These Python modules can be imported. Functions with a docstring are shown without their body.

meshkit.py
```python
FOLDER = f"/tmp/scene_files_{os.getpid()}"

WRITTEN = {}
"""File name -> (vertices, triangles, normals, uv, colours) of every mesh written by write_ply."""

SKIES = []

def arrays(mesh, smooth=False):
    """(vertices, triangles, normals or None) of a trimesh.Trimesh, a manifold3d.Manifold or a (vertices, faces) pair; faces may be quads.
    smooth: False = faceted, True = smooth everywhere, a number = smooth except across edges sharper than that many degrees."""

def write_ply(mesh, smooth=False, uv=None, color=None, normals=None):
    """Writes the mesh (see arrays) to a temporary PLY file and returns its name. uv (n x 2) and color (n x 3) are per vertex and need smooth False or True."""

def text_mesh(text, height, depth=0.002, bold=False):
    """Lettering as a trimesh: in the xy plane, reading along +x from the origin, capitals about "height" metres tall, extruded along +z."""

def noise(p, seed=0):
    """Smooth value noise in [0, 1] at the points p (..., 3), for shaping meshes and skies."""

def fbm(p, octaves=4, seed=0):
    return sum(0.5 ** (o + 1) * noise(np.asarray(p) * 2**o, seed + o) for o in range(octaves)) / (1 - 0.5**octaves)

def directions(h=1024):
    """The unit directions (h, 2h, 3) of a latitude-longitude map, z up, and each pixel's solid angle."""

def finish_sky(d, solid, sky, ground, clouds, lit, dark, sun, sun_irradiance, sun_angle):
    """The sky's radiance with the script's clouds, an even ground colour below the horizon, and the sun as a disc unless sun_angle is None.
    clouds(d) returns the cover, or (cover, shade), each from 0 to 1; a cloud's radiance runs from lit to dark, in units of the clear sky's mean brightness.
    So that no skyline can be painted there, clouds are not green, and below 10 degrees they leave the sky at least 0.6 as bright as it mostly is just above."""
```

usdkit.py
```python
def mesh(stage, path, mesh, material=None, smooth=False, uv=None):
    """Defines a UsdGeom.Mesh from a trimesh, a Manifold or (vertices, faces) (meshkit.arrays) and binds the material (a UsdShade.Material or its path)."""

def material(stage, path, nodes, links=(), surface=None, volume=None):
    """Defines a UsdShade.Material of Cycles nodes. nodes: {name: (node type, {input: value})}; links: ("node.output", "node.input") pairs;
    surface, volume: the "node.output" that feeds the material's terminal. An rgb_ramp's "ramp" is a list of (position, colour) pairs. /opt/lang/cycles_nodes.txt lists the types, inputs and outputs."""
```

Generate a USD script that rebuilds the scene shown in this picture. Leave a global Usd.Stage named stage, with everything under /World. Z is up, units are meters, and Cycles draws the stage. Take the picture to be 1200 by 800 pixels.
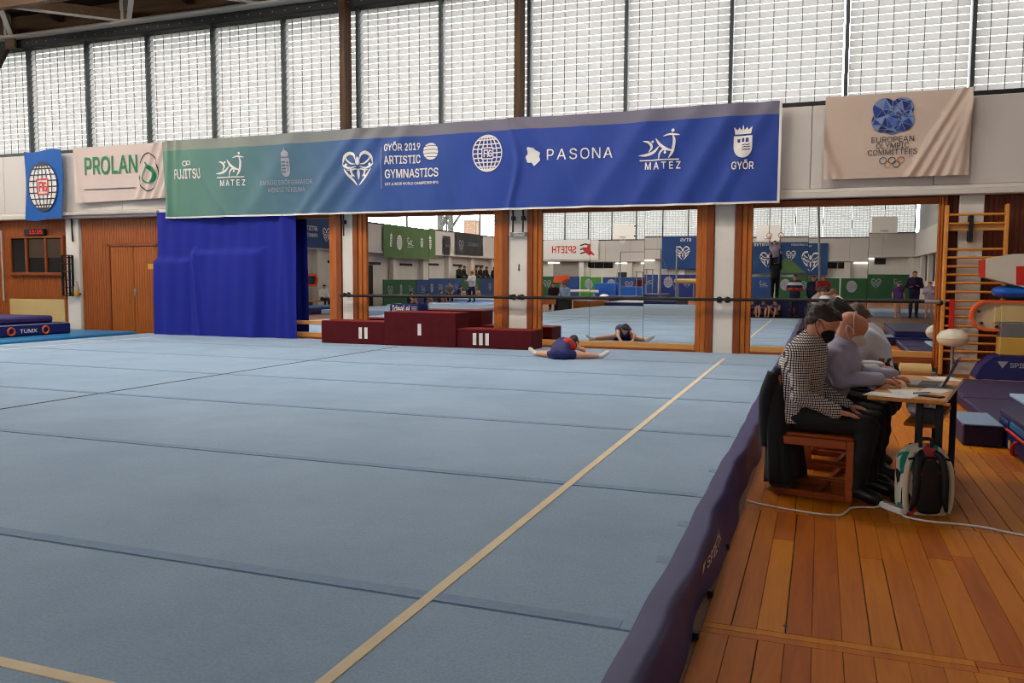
import math, random
import numpy as np, trimesh, manifold3d, usdkit, meshkit
from pxr import Usd, UsdGeom, UsdLux, UsdShade, Gf, Sdf, Vt
from shapely.geometry import Polygon, LineString, Point, MultiPolygon, box as sbox
from shapely.ops import unary_union
from shapely import affinity

# ------------------------------------------------------------------ stage, camera, sky, lamps, exposure
stage = Usd.Stage.CreateInMemory()
UsdGeom.SetStageUpAxis(stage, UsdGeom.Tokens.z)
UsdGeom.SetStageMetersPerUnit(stage, 1.0)
UsdGeom.Xform.Define(stage, '/World')
UsdGeom.Scope.Define(stage, '/World/Looks')

CAM_Z, YAW, PITCH, ROLL, FPX = 1.505, math.radians(-20.35), math.radians(-4.33), math.radians(0.285), 973.0
EXPOSURE = -0.15
SKY = 2.1
LAMP = 2.75
D = 14.95          # y of the mirror wall
MT = 0.22          # height of the sprung floor
NEAR, LEFT, RIGHT = -30.5, -22.5, 5.6

cam = UsdGeom.Camera.Define(stage, '/World/camera')
_f = np.array([math.sin(YAW) * math.cos(PITCH), math.cos(YAW) * math.cos(PITCH), math.sin(PITCH)])
_r = np.array([math.cos(YAW), -math.sin(YAW), 0.0]); _u = np.cross(_r, _f)
_r, _u = _r * math.cos(ROLL) + _u * math.sin(ROLL), -_r * math.sin(ROLL) + _u * math.cos(ROLL)
cam.AddTransformOp().Set(Gf.Matrix4d(*[float(x) for x in (*_r, 0, *_u, 0, *(-_f), 0, 0, 0, CAM_Z, 1)]))
cam.CreateHorizontalApertureAttr(36.0); cam.CreateFocalLengthAttr(36.0 * FPX / 1200.0)
cam.CreateVerticalApertureAttr(24.0)
cam.CreateClippingRangeAttr(Gf.Vec2f(0.05, 2000.0))
cam.CreateExposureAttr(EXPOSURE)

dome = UsdLux.DomeLight.Define(stage, '/World/sky')
dome.CreateIntensityAttr(SKY); dome.CreateColorAttr(Gf.Vec3f(0.96, 0.98, 1.0))

# ------------------------------------------------------------------ helpers
def sr(r, g, b):
    f = lambda c: c / 12.92 if c <= 0.04045 else ((c + 0.055) / 1.055) ** 2.4
    return tuple(f(x / 255.0) for x in (r, g, b))

def mat(name, col, rough=0.55, var=0.0, scale=6.0, metal=0.0, bump=0.0, bscale=60.0, stretch=(1, 1, 1), spec=0.4, sheen=0.0, coat=0.0):
    """principled material; var: brightness variation by noise; bump: fine relief"""
    n = {'p': ('principled_bsdf', {'base_color': col, 'roughness': rough, 'metallic': metal, 'specular_ior_level': spec})}
    if coat: n['p'][1]['coat_weight'] = coat
    if sheen: n['p'][1]['sheen_weight'] = sheen
    L = []
    if var or bump:
        n['g'] = ('texture_coordinate', {}); n['m'] = ('mapping', {'scale': stretch}); L += [('g.object', 'm.vector')]
    if var:
        n['n'] = ('noise_texture', {'scale': scale, 'detail': 4.0, 'roughness': 0.6})
        n['r'] = ('rgb_ramp', {'ramp': [(0.25, tuple(c * (1 - var) for c in col)), (0.75, tuple(min(c * (1 + var), 1) for c in col))]})
        L += [('m.vector', 'n.vector'), ('n.fac', 'r.fac'), ('r.color', 'p.base_color')]
    if bump:
        n['bn'] = ('noise_texture', {'scale': bscale, 'detail': 3.0}); n['b'] = ('bump', {'strength': bump, 'distance': 0.01})
        L += [('m.vector', 'bn.vector'), ('bn.fac', 'b.height'), ('b.normal', 'p.normal')]
    return usdkit.material(stage, '/World/Looks/' + name, n, L, surface='p.BSDF')

def wood(name, c1, c2, axis='z', rough=0.45, freq=14.0, coat=0.0, bump=0.08, spec=0.35):
    st = {'x': (0.08, 1, 1), 'y': (1, 0.08, 1), 'z': (1, 1, 0.08)}[axis]
    n = {'g': ('texture_coordinate', {}), 'o': ('object_info', {}), 'm': ('mapping', {'scale': st}),
         'n': ('noise_texture', {'scale': freq, 'detail': 5.0, 'roughness': 0.65, 'distortion': 0.6}),
         'r': ('rgb_ramp', {'ramp': [(0.25, c1), (0.5, tuple((a + b) / 2 for a, b in zip(c1, c2))), (0.78, c2)]}),
         'b': ('bump', {'strength': bump, 'distance': 0.004}),
         'p': ('principled_bsdf', {'roughness': rough, 'coat_weight': coat, 'coat_roughness': 0.25, 'specular_ior_level': spec})}
    L = [('g.object', 'm.vector'), ('m.vector', 'n.vector'), ('n.fac', 'r.fac'), ('r.color', 'p.base_color'), ('n.fac', 'b.height'), ('b.normal', 'p.normal')]
    return usdkit.material(stage, '/World/Looks/' + name, n, L, surface='p.BSDF')

def glow(name, col, strength):
    return usdkit.material(stage, '/World/Looks/' + name, {'e': ('emission', {'color': col, 'strength': strength})}, [], surface='e.emission')

def cat_(meshes):
    meshes = [as_tm(m) for m in meshes if m is not None]
    return meshes[0] if len(meshes) == 1 else trimesh.util.concatenate(meshes)

def as_tm(m):
    if isinstance(m, trimesh.Trimesh): return m
    v, f, _ = meshkit.arrays(m); return trimesh.Trimesh(v, f, process=False)

def bx(x0, x1, y0, y1, z0, z1, r=0.004):
    """box with chamfered edges"""
    lo = np.array([min(x0, x1), min(y0, y1), min(z0, z1)], float); hi = np.array([max(x0, x1), max(y0, y1), max(z0, z1)], float)
    r = min(r, 0.3 * float((hi - lo).min()))
    if r <= 0:
        b = trimesh.creation.box(hi - lo); b.apply_translation((lo + hi) / 2); return b
    P = []
    for sx in (0, 1):
        for sy in (0, 1):
            for sz in (0, 1):
                c = np.where([sx, sy, sz], hi, lo); s = np.where([sx, sy, sz], -1, 1) * r
                for k in range(3):
                    q = c + s; q[k] = c[k]; P.append(q)
    return trimesh.convex.convex_hull(np.array(P))

def orient(m, ax):
    """turn +z to the direction ax"""
    ax = np.asarray(ax, float); ax = ax / np.linalg.norm(ax)
    T = trimesh.geometry.align_vectors([0, 0, 1], ax); m.apply_transform(T); return m

def rod(p, q, r, n=10, r2=None):
    p, q = np.asarray(p, float), np.asarray(q, float); h = np.linalg.norm(q - p); r2 = r if r2 is None else r2
    c = min(r, r2) * 0.15
    m = trimesh.creation.revolve([(0, 0), (r - c, 0), (r, c), (r2, h - c), (r2 - c, h), (0, h)], sections=n)
    orient(m, q - p); m.apply_translation(p); return m

def lathe(profile, n=32, at=(0, 0, 0)):
    m = trimesh.creation.revolve(profile, sections=n); m.apply_translation(at); return m

def spline(pts, n=8):
    """Catmull-Rom through the points"""
    P = np.asarray(pts, float); P = np.vstack([2 * P[0] - P[1], P, 2 * P[-1] - P[-2]]); out = []
    for i in range(1, len(P) - 2):
        t = np.linspace(0, 1, n, endpoint=False)[:, None]; a, b, c, d = P[i - 1], P[i], P[i + 1], P[i + 2]
        out.append(0.5 * (2 * b + (c - a) * t + (2 * a - 5 * b + 4 * c - d) * t ** 2 + (3 * b - a - 3 * c + d) * t ** 3))
    return np.vstack(out + [P[-2:-1]])

def tube(pts, r, n=8, smooth=0, flat=None):
    P = spline(pts, smooth) if smooth else np.asarray(pts, float); K = len(P)
    T = np.gradient(P, axis=0); T /= np.linalg.norm(T, axis=1, keepdims=True) + 1e-12
    up = np.array([0, 0, 1.0]) if abs(T[0] @ [0, 0, 1]) < 0.9 else np.array([1.0, 0, 0])
    R = np.asarray(r, float); R = np.full(K, float(R)) if R.ndim == 0 else np.interp(np.linspace(0, 1, K), np.linspace(0, 1, len(R)), R); V = []
    u = np.cross(up, T[0]); u /= np.linalg.norm(u)
    for i in range(K):
        u = u - T[i] * (u @ T[i]); u /= np.linalg.norm(u) + 1e-12; w = np.cross(T[i], u)
        for k in range(n):
            a = 2 * math.pi * k / n; V.append(P[i] + R[i] * (math.cos(a) * u * (flat or 1) + math.sin(a) * w))
    V += [P[0], P[-1]]; F = []
    for i in range(K - 1):
        for k in range(n):
            a, b = i * n + k, i * n + (k + 1) % n; F += [(a, b, b + n), (a, b + n, a + n)]
    for k in range(n):
        F += [(K * n, (k + 1) % n, k), (K * n + 1, (K - 1) * n + k, (K - 1) * n + (k + 1) % n)]
    return trimesh.Trimesh(V, F, process=False)

def prism(poly, h, plane='xy', at=0.0):
    """extrude a shapely polygon by h; plane xz: outline in x,z, thickness from y=at to at+h; plane yz likewise along x"""
    gs = getattr(poly, 'geoms', [poly])
    m = cat_([trimesh.creation.extrude_polygon(g, h, engine='earcut') for g in gs if g.area > 1e-9])
    v = m.vertices.copy()
    if plane == 'xz': m.vertices = np.c_[v[:, 0], v[:, 2] + at, v[:, 1]]; m.invert()
    elif plane == 'yz': m.vertices = np.c_[v[:, 2] + at, v[:, 0], v[:, 1]]
    else: m.vertices = np.c_[v[:, 0], v[:, 1], v[:, 2] + at]
    return m

def rrect(x0, x1, y0, y1, r, n=6):
    return sbox(x0 + r, y0 + r, x1 - r, y1 - r).buffer(r, quad_segs=n)

def moved(m, t=(0, 0, 0), rz=0.0, s=None):
    m = as_tm(m).copy()
    if s is not None: m.apply_scale(s)
    if rz: m.apply_transform(trimesh.transformations.rotation_matrix(rz, [0, 0, 1]))
    m.apply_translation(t); return m

def unique(parent, name):
    p, k = f'{parent}/{name}', 0
    while stage.GetPrimAtPath(p):
        k += 1; p = f'{parent}/{name}_{k:03d}'
    return p

_counter = {}
def fresh(parent, name):
    key = (parent, name); k = _counter.get(key, 0); _counter[key] = k + 1
    return f'{parent}/{name}' if k == 0 else f'{parent}/{name}_{k:03d}'

def tag(prim, label=None, cat=None, group=None, kind=None):
    for k, v in (('label', label), ('category', cat), ('group', group), ('kind', kind)):
        if v: prim.SetCustomDataByKey(k, v)

class Thing:
    """an Xform under /World at loc, turned by rz (radians); p() adds a part, sub() a sub-part"""
    def __init__(s, name, label=None, cat=None, loc=(0, 0, 0), rz=0.0, group=None, kind=None, exact=False):
        s.path = f'/World/{name}' if exact else fresh('/World', name); s.name = name
        s.loc, s.rz = np.asarray(loc, float), rz
        x = UsdGeom.Xform.Define(stage, s.path); x.AddTranslateOp().Set(Gf.Vec3d(*map(float, loc))); x.AddRotateZOp().Set(math.degrees(rz))
        s.prim = x.GetPrim(); s.label, s.cat, s.group, s.kind = label, cat, group, kind
        tag(s.prim, label, cat, group, kind)
    def p(s, name, mesh, m, smooth=False, parent=None, world=False, label=None, kind=None):
        mesh = as_tm(mesh)
        if world:
            mesh = moved(mesh, -s.loc); 
            if s.rz: mesh.apply_transform(trimesh.transformations.rotation_matrix(-s.rz, [0, 0, 1]))
        path = fresh(parent or s.path, name)
        usdkit.mesh(stage, path, mesh, m, smooth=smooth)
        tag(stage.GetPrimAtPath(path), label, None, None, kind)
        return path
    def copy(s, label=None, loc=(0, 0, 0), rz=0.0, group=None, scale=None):
        path = fresh('/World', s.name); x = UsdGeom.Xform.Define(stage, path)
        x.AddTranslateOp().Set(Gf.Vec3d(*map(float, loc))); x.AddRotateZOp().Set(math.degrees(rz))
        if scale: x.AddScaleOp().Set(Gf.Vec3f(scale, scale, scale))
        p = x.GetPrim(); p.GetReferences().AddInternalReference(Sdf.Path(s.path)); p.SetInstanceable(True)
        tag(p, label or s.label, s.cat, group or s.group, s.kind); return p

def solo(name, mesh, m, label, cat, group=None, kind=None, smooth=False):
    """a thing that is one mesh, with its origin at its base"""
    mesh = as_tm(mesh); b = mesh.bounds; o = np.array([(b[0][0] + b[1][0]) / 2, (b[0][1] + b[1][1]) / 2, b[0][2]])
    path = fresh('/World', name); g = usdkit.mesh(stage, path, moved(mesh, -o), m, smooth=smooth)
    UsdGeom.Xformable(g).AddTranslateOp().Set(Gf.Vec3d(*map(float, o))); tag(g.GetPrim(), label, cat, group, kind); return path

def flat_text(text, h, bold=False, width=None, center=True):
    """flat lettering (x right, y up), one-sided, as a trimesh in the xy plane"""
    m = as_tm(meshkit.text_mesh(text, h, 0.01, bold)); f = m.face_normals[:, 2] > 0.5
    m = m.submesh([np.nonzero(f)[0]], append=True); v = m.vertices.copy(); v[:, 2] = 0
    w = np.ptp(v[:, 0]); v[:, 0] -= v[:, 0].min()
    if width: v[:, 0] *= width / w; w = width
    if center: v[:, 0] -= w / 2
    m.vertices = v; return m

def flat_poly(poly):
    gs = [g for g in getattr(poly, 'geoms', [poly]) if g.area > 1e-8]; out = []
    for g in gs:
        v, f = trimesh.creation.triangulate_polygon(g, engine='earcut'); out.append(trimesh.Trimesh(np.c_[v, np.zeros(len(v))], f, process=False))
    return cat_(out)

def drape(m, x, z, fn, y, off=0.013, edge=0.05, face=-1):
    """lay a flat xy mesh on the cloth y + fn(x, z); face -1: towards -y, +1: towards +y (then x runs backwards)"""
    m = as_tm(m); v, f = trimesh.remesh.subdivide_to_size(m.vertices, m.faces, edge, max_iter=12)
    X = x + (v[:, 0] if face < 0 else -v[:, 0]); Z = z + v[:, 1]
    V = np.c_[X, y + fn(X, Z) + face * off, Z]
    return trimesh.Trimesh(V, f if face < 0 else f, process=False)

def sheet(x0, x1, z0, z1, fn, y, d=0.03, t=0.004, edge=None):
    """cloth between x0..x1, z0..z1 at y + fn; a thin closed shell. edge(x,z) -> (x,z) may bend the outline"""
    nx, nz = max(int((x1 - x0) / d), 2) + 1, max(int((z1 - z0) / d), 2) + 1
    X, Z = np.meshgrid(np.linspace(x0, x1, nx), np.linspace(z0, z1, nz), indexing='ij'); Y = y + fn(X, Z)
    if edge: X, Z = edge(X, Z)
    A = np.stack([X, Y, Z], -1).reshape(-1, 3); B = A + [0, t, 0]; N = len(A); F = []
    I = np.arange(nx * nz).reshape(nx, nz); a, b, c, e = I[:-1, :-1].ravel(), I[1:, :-1].ravel(), I[1:, 1:].ravel(), I[:-1, 1:].ravel()
    F = [np.c_[a, b, c], np.c_[a, c, e], np.c_[a, c, b] + N, np.c_[a, e, c] + N]
    rim = np.r_[I[:, 0], I[-1, 1:], I[-2::-1, -1], I[0, -2:0:-1]]; nx_ = np.roll(rim, -1)
    F += [np.c_[rim, rim + N, nx_], np.c_[nx_, rim + N, nx_ + N]]
    return trimesh.Trimesh(np.vstack([A, B]), np.vstack(F), process=False)

def folds(seed, amp=0.02, n=5, scale=1.0):
    rg = np.random.default_rng(seed); P = [(rg.uniform(0.6, 3.0) * scale, rg.uniform(-2.5, 2.5) * scale, rg.uniform(0, 6.3), rg.uniform(0.4, 1)) for _ in range(n)]
    def fn(x, z):
        x, z = np.asarray(x, float), np.asarray(z, float); o = 0
        for a, b, c, w in P: o = o + w * np.sin(a * x * 2 + b * z * 2 + c + 0.6 * np.sin(x * 1.3 + c))
        return amp * o / n ** 0.5 - 0.02
    return fn
# ------------------------------------------------------------------ materials
def tint(rgb, k=1.0): return tuple(min(c * k, 1) for c in sr(*rgb))
M = {}
M['plaster'] = mat('plaster', sr(214, 206, 196), 0.8, 0.06, 1.5, bump=0.05)
M['panel_white'] = mat('panel_white', sr(202, 194, 186), 0.6, 0.03, 0.8)
M['dark_metal'] = mat('dark_metal', sr(28, 26, 28), 0.5)
M['blackish'] = mat('blackish', sr(14, 13, 15), 0.6)
M['mullion'] = mat('mullion', sr(58, 62, 60), 0.5)
M['cord'] = mat('cord', sr(124, 126, 124), 0.6)
M['steel'] = mat('steel', sr(150, 150, 148), 0.4, metal=0.6)
M['white_steel'] = mat('white_steel', sr(176, 170, 160), 0.5)
M['deck'] = wood('deck', sr(30, 20, 13), sr(62, 42, 24), 'x', 0.7)
M['fascia'] = wood('fascia', sr(70, 50, 32), sr(104, 78, 54), 'x', 0.7)
M['oak'] = wood('oak', sr(150, 76, 20), sr(190, 106, 34), 'z', 0.45, 20)
M['oak_dark'] = wood('oak_dark', sr(112, 50, 14), sr(146, 72, 22), 'z', 0.45, 20)
M['oak_pale'] = wood('oak_pale', sr(186, 128, 66), sr(210, 152, 84), 'x', 0.45, 20)
M['oak_x'] = wood('oak_x', sr(112, 50, 14), sr(146, 72, 22), 'x', 0.45, 20)
M['batten'] = wood('batten', sr(128, 62, 16), sr(164, 86, 26), 'z', 0.5, 24)
M['batten_red'] = wood('batten_red', sr(74, 28, 12), sr(104, 42, 18), 'z', 0.5, 24)
M['door'] = wood('door', sr(140, 72, 20), sr(172, 94, 30), 'z', 0.45, 24)
M['beige'] = mat('beige', sr(196, 168, 112), 0.7, 0.05, 3)
M['white'] = mat('white', sr(226, 222, 216), 0.55)
M['navy'] = mat('navy', sr(26, 32, 92), 0.45, 0.12, 4)
M['purple_mat'] = mat('purple_mat', sr(36, 28, 72), 0.5, 0.15, 5)
M['oak_bar'] = wood('oak_bar', sr(196, 122, 44), sr(222, 150, 66), 'x', 0.45, 16)
M['purple'] = mat('purple', sr(53, 46, 100), 0.5, 0.15, 5, bump=0.06, bscale=25)
M['blue_vinyl'] = mat('blue_vinyl', sr(20, 90, 180), 0.4, 0.05, 3)
M['turq'] = mat('turq', sr(24, 110, 160), 0.4, 0.05, 3)
M['red'] = mat('red', sr(196, 36, 24), 0.5)
M['orange'] = mat('orange', sr(226, 88, 30), 0.45)
M['print'] = mat('print', sr(222, 216, 210), 0.6)
M['print_grey'] = mat('print_grey', sr(150, 150, 160), 0.6)
M['green_print'] = mat('green_print', sr(20, 116, 74), 0.6)
M['dark_print'] = mat('dark_print', sr(44, 40, 54), 0.6)
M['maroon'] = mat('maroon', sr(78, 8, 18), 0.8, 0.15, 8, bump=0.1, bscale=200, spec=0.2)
M['lightmat'] = mat('lightmat', sr(150, 172, 196), 0.7, 0.05, 4)

def slat_material():
    n = {'d': ('diffuse_bsdf', {'color': (0.72, 0.72, 0.72)}), 't': ('translucent_bsdf', {'color': (0.64, 0.61, 0.6)}), 'x': ('mix_closure', {'fac': 0.72})}
    return usdkit.material(stage, '/World/Looks/slat', n, [('d.BSDF', 'x.closure1'), ('t.BSDF', 'x.closure2')], surface='x.closure')
def pane_material(name='pane', tintc=(0.97, 0.985, 0.98)):
    n = {'f': ('layer_weight', {'blend': 0.5}), 'p5': ('math', {'math_type': 'power', 'value2': 5.0}), 'ma': ('math', {'math_type': 'multiply_add', 'value2': 0.8, 'value3': 0.04}),
         't': ('transparent_bsdf', {'color': tintc}), 'g': ('glossy_bsdf', {'color': (1, 1, 1), 'roughness': 0.03}), 'x': ('mix_closure', {})}
    return usdkit.material(stage, '/World/Looks/' + name, n, [('f.facing', 'p5.value1'), ('p5.value', 'ma.value1'), ('ma.value', 'x.fac'), ('t.BSDF', 'x.closure1'), ('g.BSDF', 'x.closure2')], surface='x.closure')
M['slat'] = slat_material(); M['pane'] = pane_material()
M['mirror'] = usdkit.material(stage, '/World/Looks/mirror', {'g': ('glossy_bsdf', {'color': (0.93, 0.955, 0.95), 'roughness': 0.0})}, [], surface='g.BSDF')
M['dark_glass'] = mat('dark_glass', (0.01, 0.01, 0.012), 0.12, spec=0.25)

def carpet_material():
    n = {'g': ('geometry', {}), 'n': ('noise_texture', {'scale': 1.1, 'detail': 5.0, 'roughness': 0.6}), 'f': ('noise_texture', {'scale': 90.0, 'detail': 2.0}), 'c': ('noise_texture', {'scale': 420.0, 'detail': 2.0}),
         'r': ('rgb_ramp', {'ramp': [(0.2, sr(114, 140, 166)), (0.8, sr(142, 166, 190))]}),
         'r2': ('rgb_ramp', {'ramp': [(0.2, (0.82, 0.82, 0.82)), (0.8, (1.15, 1.15, 1.15))]}),
         'mx': ('mix', {'mix_type': 'multiply', 'fac': 1.0}), 'b': ('bump', {'strength': 0.35, 'distance': 0.004}),
         'p': ('principled_bsdf', {'roughness': 0.95, 'specular_ior_level': 0.1, 'sheen_weight': 0.25, 'sheen_roughness': 0.6})}
    L = [('g.position', 'n.vector'), ('g.position', 'f.vector'), ('g.position', 'c.vector'), ('n.fac', 'r.fac'), ('f.fac', 'r2.fac'), ('r.color', 'mx.color1'), ('r2.color', 'mx.color2'),
         ('mx.color', 'p.base_color'), ('c.fac', 'b.height'), ('b.normal', 'p.normal')]
    return usdkit.material(stage, '/World/Looks/carpet', n, L, surface='p.BSDF')
M['carpet'] = carpet_material()
M['velcro'] = mat('velcro', sr(136, 156, 180), 0.95, 0.08, 30, spec=0.1)
M['tape'] = mat('tape', sr(226, 206, 172), 0.8, 0.08, 5, spec=0.2)
M['tape_dark'] = mat('tape_dark', sr(48, 50, 44), 0.8)

PL = []
for i, (a, b) in enumerate([((158, 82, 4), (190, 108, 8)), ((168, 92, 6), (198, 116, 12)), ((142, 68, 4), (178, 92, 6)), ((176, 100, 8), (206, 126, 16)), ((154, 74, 4), (182, 94, 8))]):
    PL.append(wood(f'plank_{i}', sr(*a), sr(*b), 'y', 0.5, 16, bump=0.12, spec=0.12))
def floor_material():
    n = {'g': ('geometry', {}), 'm': ('mapping', {'rotation': (0, 0, math.pi / 2)}), 'k': ('brick_texture', {'scale': 1.0, 'brick_width': 1.6, 'row_height': 0.11, 'mortar_size': 0.002, 'offset': 0.37, 'color1': sr(150, 88, 26), 'color2': sr(112, 60, 16), 'mortar': sr(40, 20, 8)}),
         'p': ('principled_bsdf', {'roughness': 0.5, 'specular_ior_level': 0.22})}
    return usdkit.material(stage, '/World/Looks/far_planks', n, [('g.position', 'm.vector'), ('m.vector', 'k.vector'), ('k.color', 'p.base_color')], surface='p.BSDF')
M['far_planks'] = floor_material()

# ------------------------------------------------------------------ floor
fl = Thing('floor', kind='structure', exact=True)
PX0, PX1, PY0, PY1 = -0.44, 3.3, 2.6, 14.95
fl.p('subfloor', bx(PX0, PX1, PY0, D + 0.3, -0.2, -0.014, 0), M['blackish'])
fl.p('planking', cat_([bx(LEFT - .5, PX0, NEAR - .5, D + 0.2, -0.2, 0, 0), bx(PX1, RIGHT + .5, NEAR - .5, D + 0.2, -0.2, 0, 0), bx(PX0, PX1, NEAR - .5, PY0, -0.2, 0, 0)]), M['far_planks'], kind='stuff')
rg = random.Random(5); heads = [2.6, 3.53, 3.64, 5.58, 8.2, 10.9, 14.95]
nplank = 0; late = []
for hi in range(len(heads) - 1):
    y0, y1 = heads[hi], heads[hi + 1]
    if y1 - y0 < 0.2:   # header boards laid across
        for k, (a, b) in enumerate([(-0.44, 0.62), (0.62, 2.0), (2.0, 3.3)]):
            fl.p('plank', bx(a, b - 0.003, y0, y0 + 0.052, -0.018, 0, 0.0015), PL[k % 5]); fl.p('plank', bx(a, b - 0.003, y0 + 0.055, y1 - 0.002, -0.018, 0, 0.0015), PL[(k + 3) % 5])
        continue
    x = PX0
    while x < PX1 - 0.01:
        w = rg.choice([0.075, 0.105, 0.105, 0.12, 0.12]) if x < 0.1 else rg.choice([0.105, 0.115, 0.115, 0.125]); w = min(w, PX1 - x)
        y = y0
        while y < y1 - 0.01:
            ln = rg.uniform(0.9, 2.4)
            if y + ln > y1 - 0.5: ln = y1 - y
            gap = rg.choice([0.0015, 0.002, 0.002, 0.005])
            b = bx(x, x + w - gap, y, y + ln - 0.0015, -0.018, 0, 0.0015)
            m = PL[rg.choice([0, 1, 1, 2, 3, 4, 0])]
            if x < 0.2 * (y + ln) + 0.25 and nplank < 282: fl.p('plank', b, m); nplank += 1
            else: late.append(b)
            y += ln
        x += w
fl.p('plank_field', cat_(late), PL[1], kind='stuff')
fl.p('knot', lathe([(0, 0.0002), (0.012, 0.0003), (0.013, -0.002)], 10, at=(-0.1, 3.72, 0)), M['blackish'])

# ground outside
solo('ground', bx(-90, 60, -90, 90, -0.6, -0.5, 0), mat('ground_grass', sr(96, 104, 84), 0.9), None, None, kind='structure')

# ------------------------------------------------------------------ sprung floor with its carpet
sf = Thing('spring_floor', 'pale blue carpeted sprung exercise floor with a white boundary line filling the hall', 'gymnastics floor', (-7.5, 7.9, 0))
X0, X1, Y0, Y1 = -14.42, -0.56, 0.9, 14.93
edges = [0.9, 1.02, 2.92, 4.92, 6.93, 8.93, 10.93, 12.93, 14.93]
sf.p('deck', bx(X0 + 0.03, X1 - 0.03, Y0 + 0.03, Y1 - 0.01, 0.0, 0.16, 0), M['oak_x'], world=True)
for a, b in zip(edges[:-1], edges[1:]):
    sf.p('carpet_strip', bx(X0, X1, a + 0.004, b - 0.004, 0.16, MT, 0.006), M['carpet'], world=True)
sf.p('foam_core', bx(X0 + .02, X1 - .02, Y0 + .02, Y1 - .02, 0.15, MT - 0.012, 0), M['tape_dark'], world=True)
for a in edges[1:-1]:
    sf.p('joint_strip', bx(X0 + 0.12, X1 - 0.1, a + 0.006, a + 0.085, MT - 0.002, MT + 0.0025, 0.001), M['velcro'], world=True)
for y in (2.3, 3.7, 4.3, 5.6):
    sf.p('velcro_tab', bx(X1 - 0.11, X1 - 0.02, y, y + 0.09, MT - 0.002, MT + 0.002, 0.0008), M['velcro'], world=True)
lw = 0.05; lx0, lx1, ly0, ly1 = -13.41, -1.42, 1.9, 13.9
sf.p('boundary_line', bx(lx1 - lw, lx1, ly0, ly1, MT - 0.001, MT + 0.0035, 0.001), M['tape'], world=True)
sf.p('boundary_line', bx(lx0, lx0 + lw, ly0, ly1, MT - 0.001, MT + 0.0035, 0.001), M['tape'], world=True)
sf.p('boundary_line', bx(lx0 + lw, lx1 - lw, ly0, ly0 + lw, MT - 0.001, MT + 0.0035, 0.001), M['tape'], world=True)
dk = moved(bx(-0.014, 0.014, -5.9, 5.95, MT - 0.001, MT + 0.0035, 0.001), (0, 0, 0), 0.0)
sf.p('centre_line', moved(dk, (-7.41, 7.85, 0)), M['tape_dark'], world=True, label='thin dark line across the carpet')
# padded purple skirt along the right edge, its rim wandering a little
ys = np.linspace(Y0, Y1 - 0.02, 150)
wob = 0.013 * np.sin(ys * 1.9 + 0.6) + 0.008 * np.sin(ys * 4.7 + 2) + 0.006 * np.sin(ys * 9.1)
wob2 = 0.014 * np.sin(ys * 2.6 + 1.5) + 0.008 * np.sin(ys * 6.3)
prof = lambda i: np.array([(-0.62 + wob[i] * 0.4, MT - 0.004), (-0.61 + wob[i] * 0.4, MT + 0.012), (-0.53 + wob[i], MT + 0.014), (-0.505 + wob[i], MT + 0.004), (-0.49 + wob[i] + 0.3 * wob2[i], MT - 0.03), (-0.475 + wob2[i], 0.1), (-0.455 + wob2[i] * 1.2, 0.004), (-0.53, 0.002), (-0.58, 0.1)])
V, F = [], []; n = 9
for i, y in enumerate(ys): V += [(x, y, z) for x, z in prof(i)]
for i in range(len(ys) - 1):
    for k in range(n):
        a, b = i * n + k, i * n + (k + 1) % n; F += [(a, a + n, b), (b, a + n, b + n)]
for i0, rev in ((0, 1), ((len(ys) - 1) * n, 0)):
    for k in range(1, n - 1): F.append((i0, i0 + k, i0 + k + 1) if rev else (i0, i0 + k + 1, i0 + k))
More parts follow.
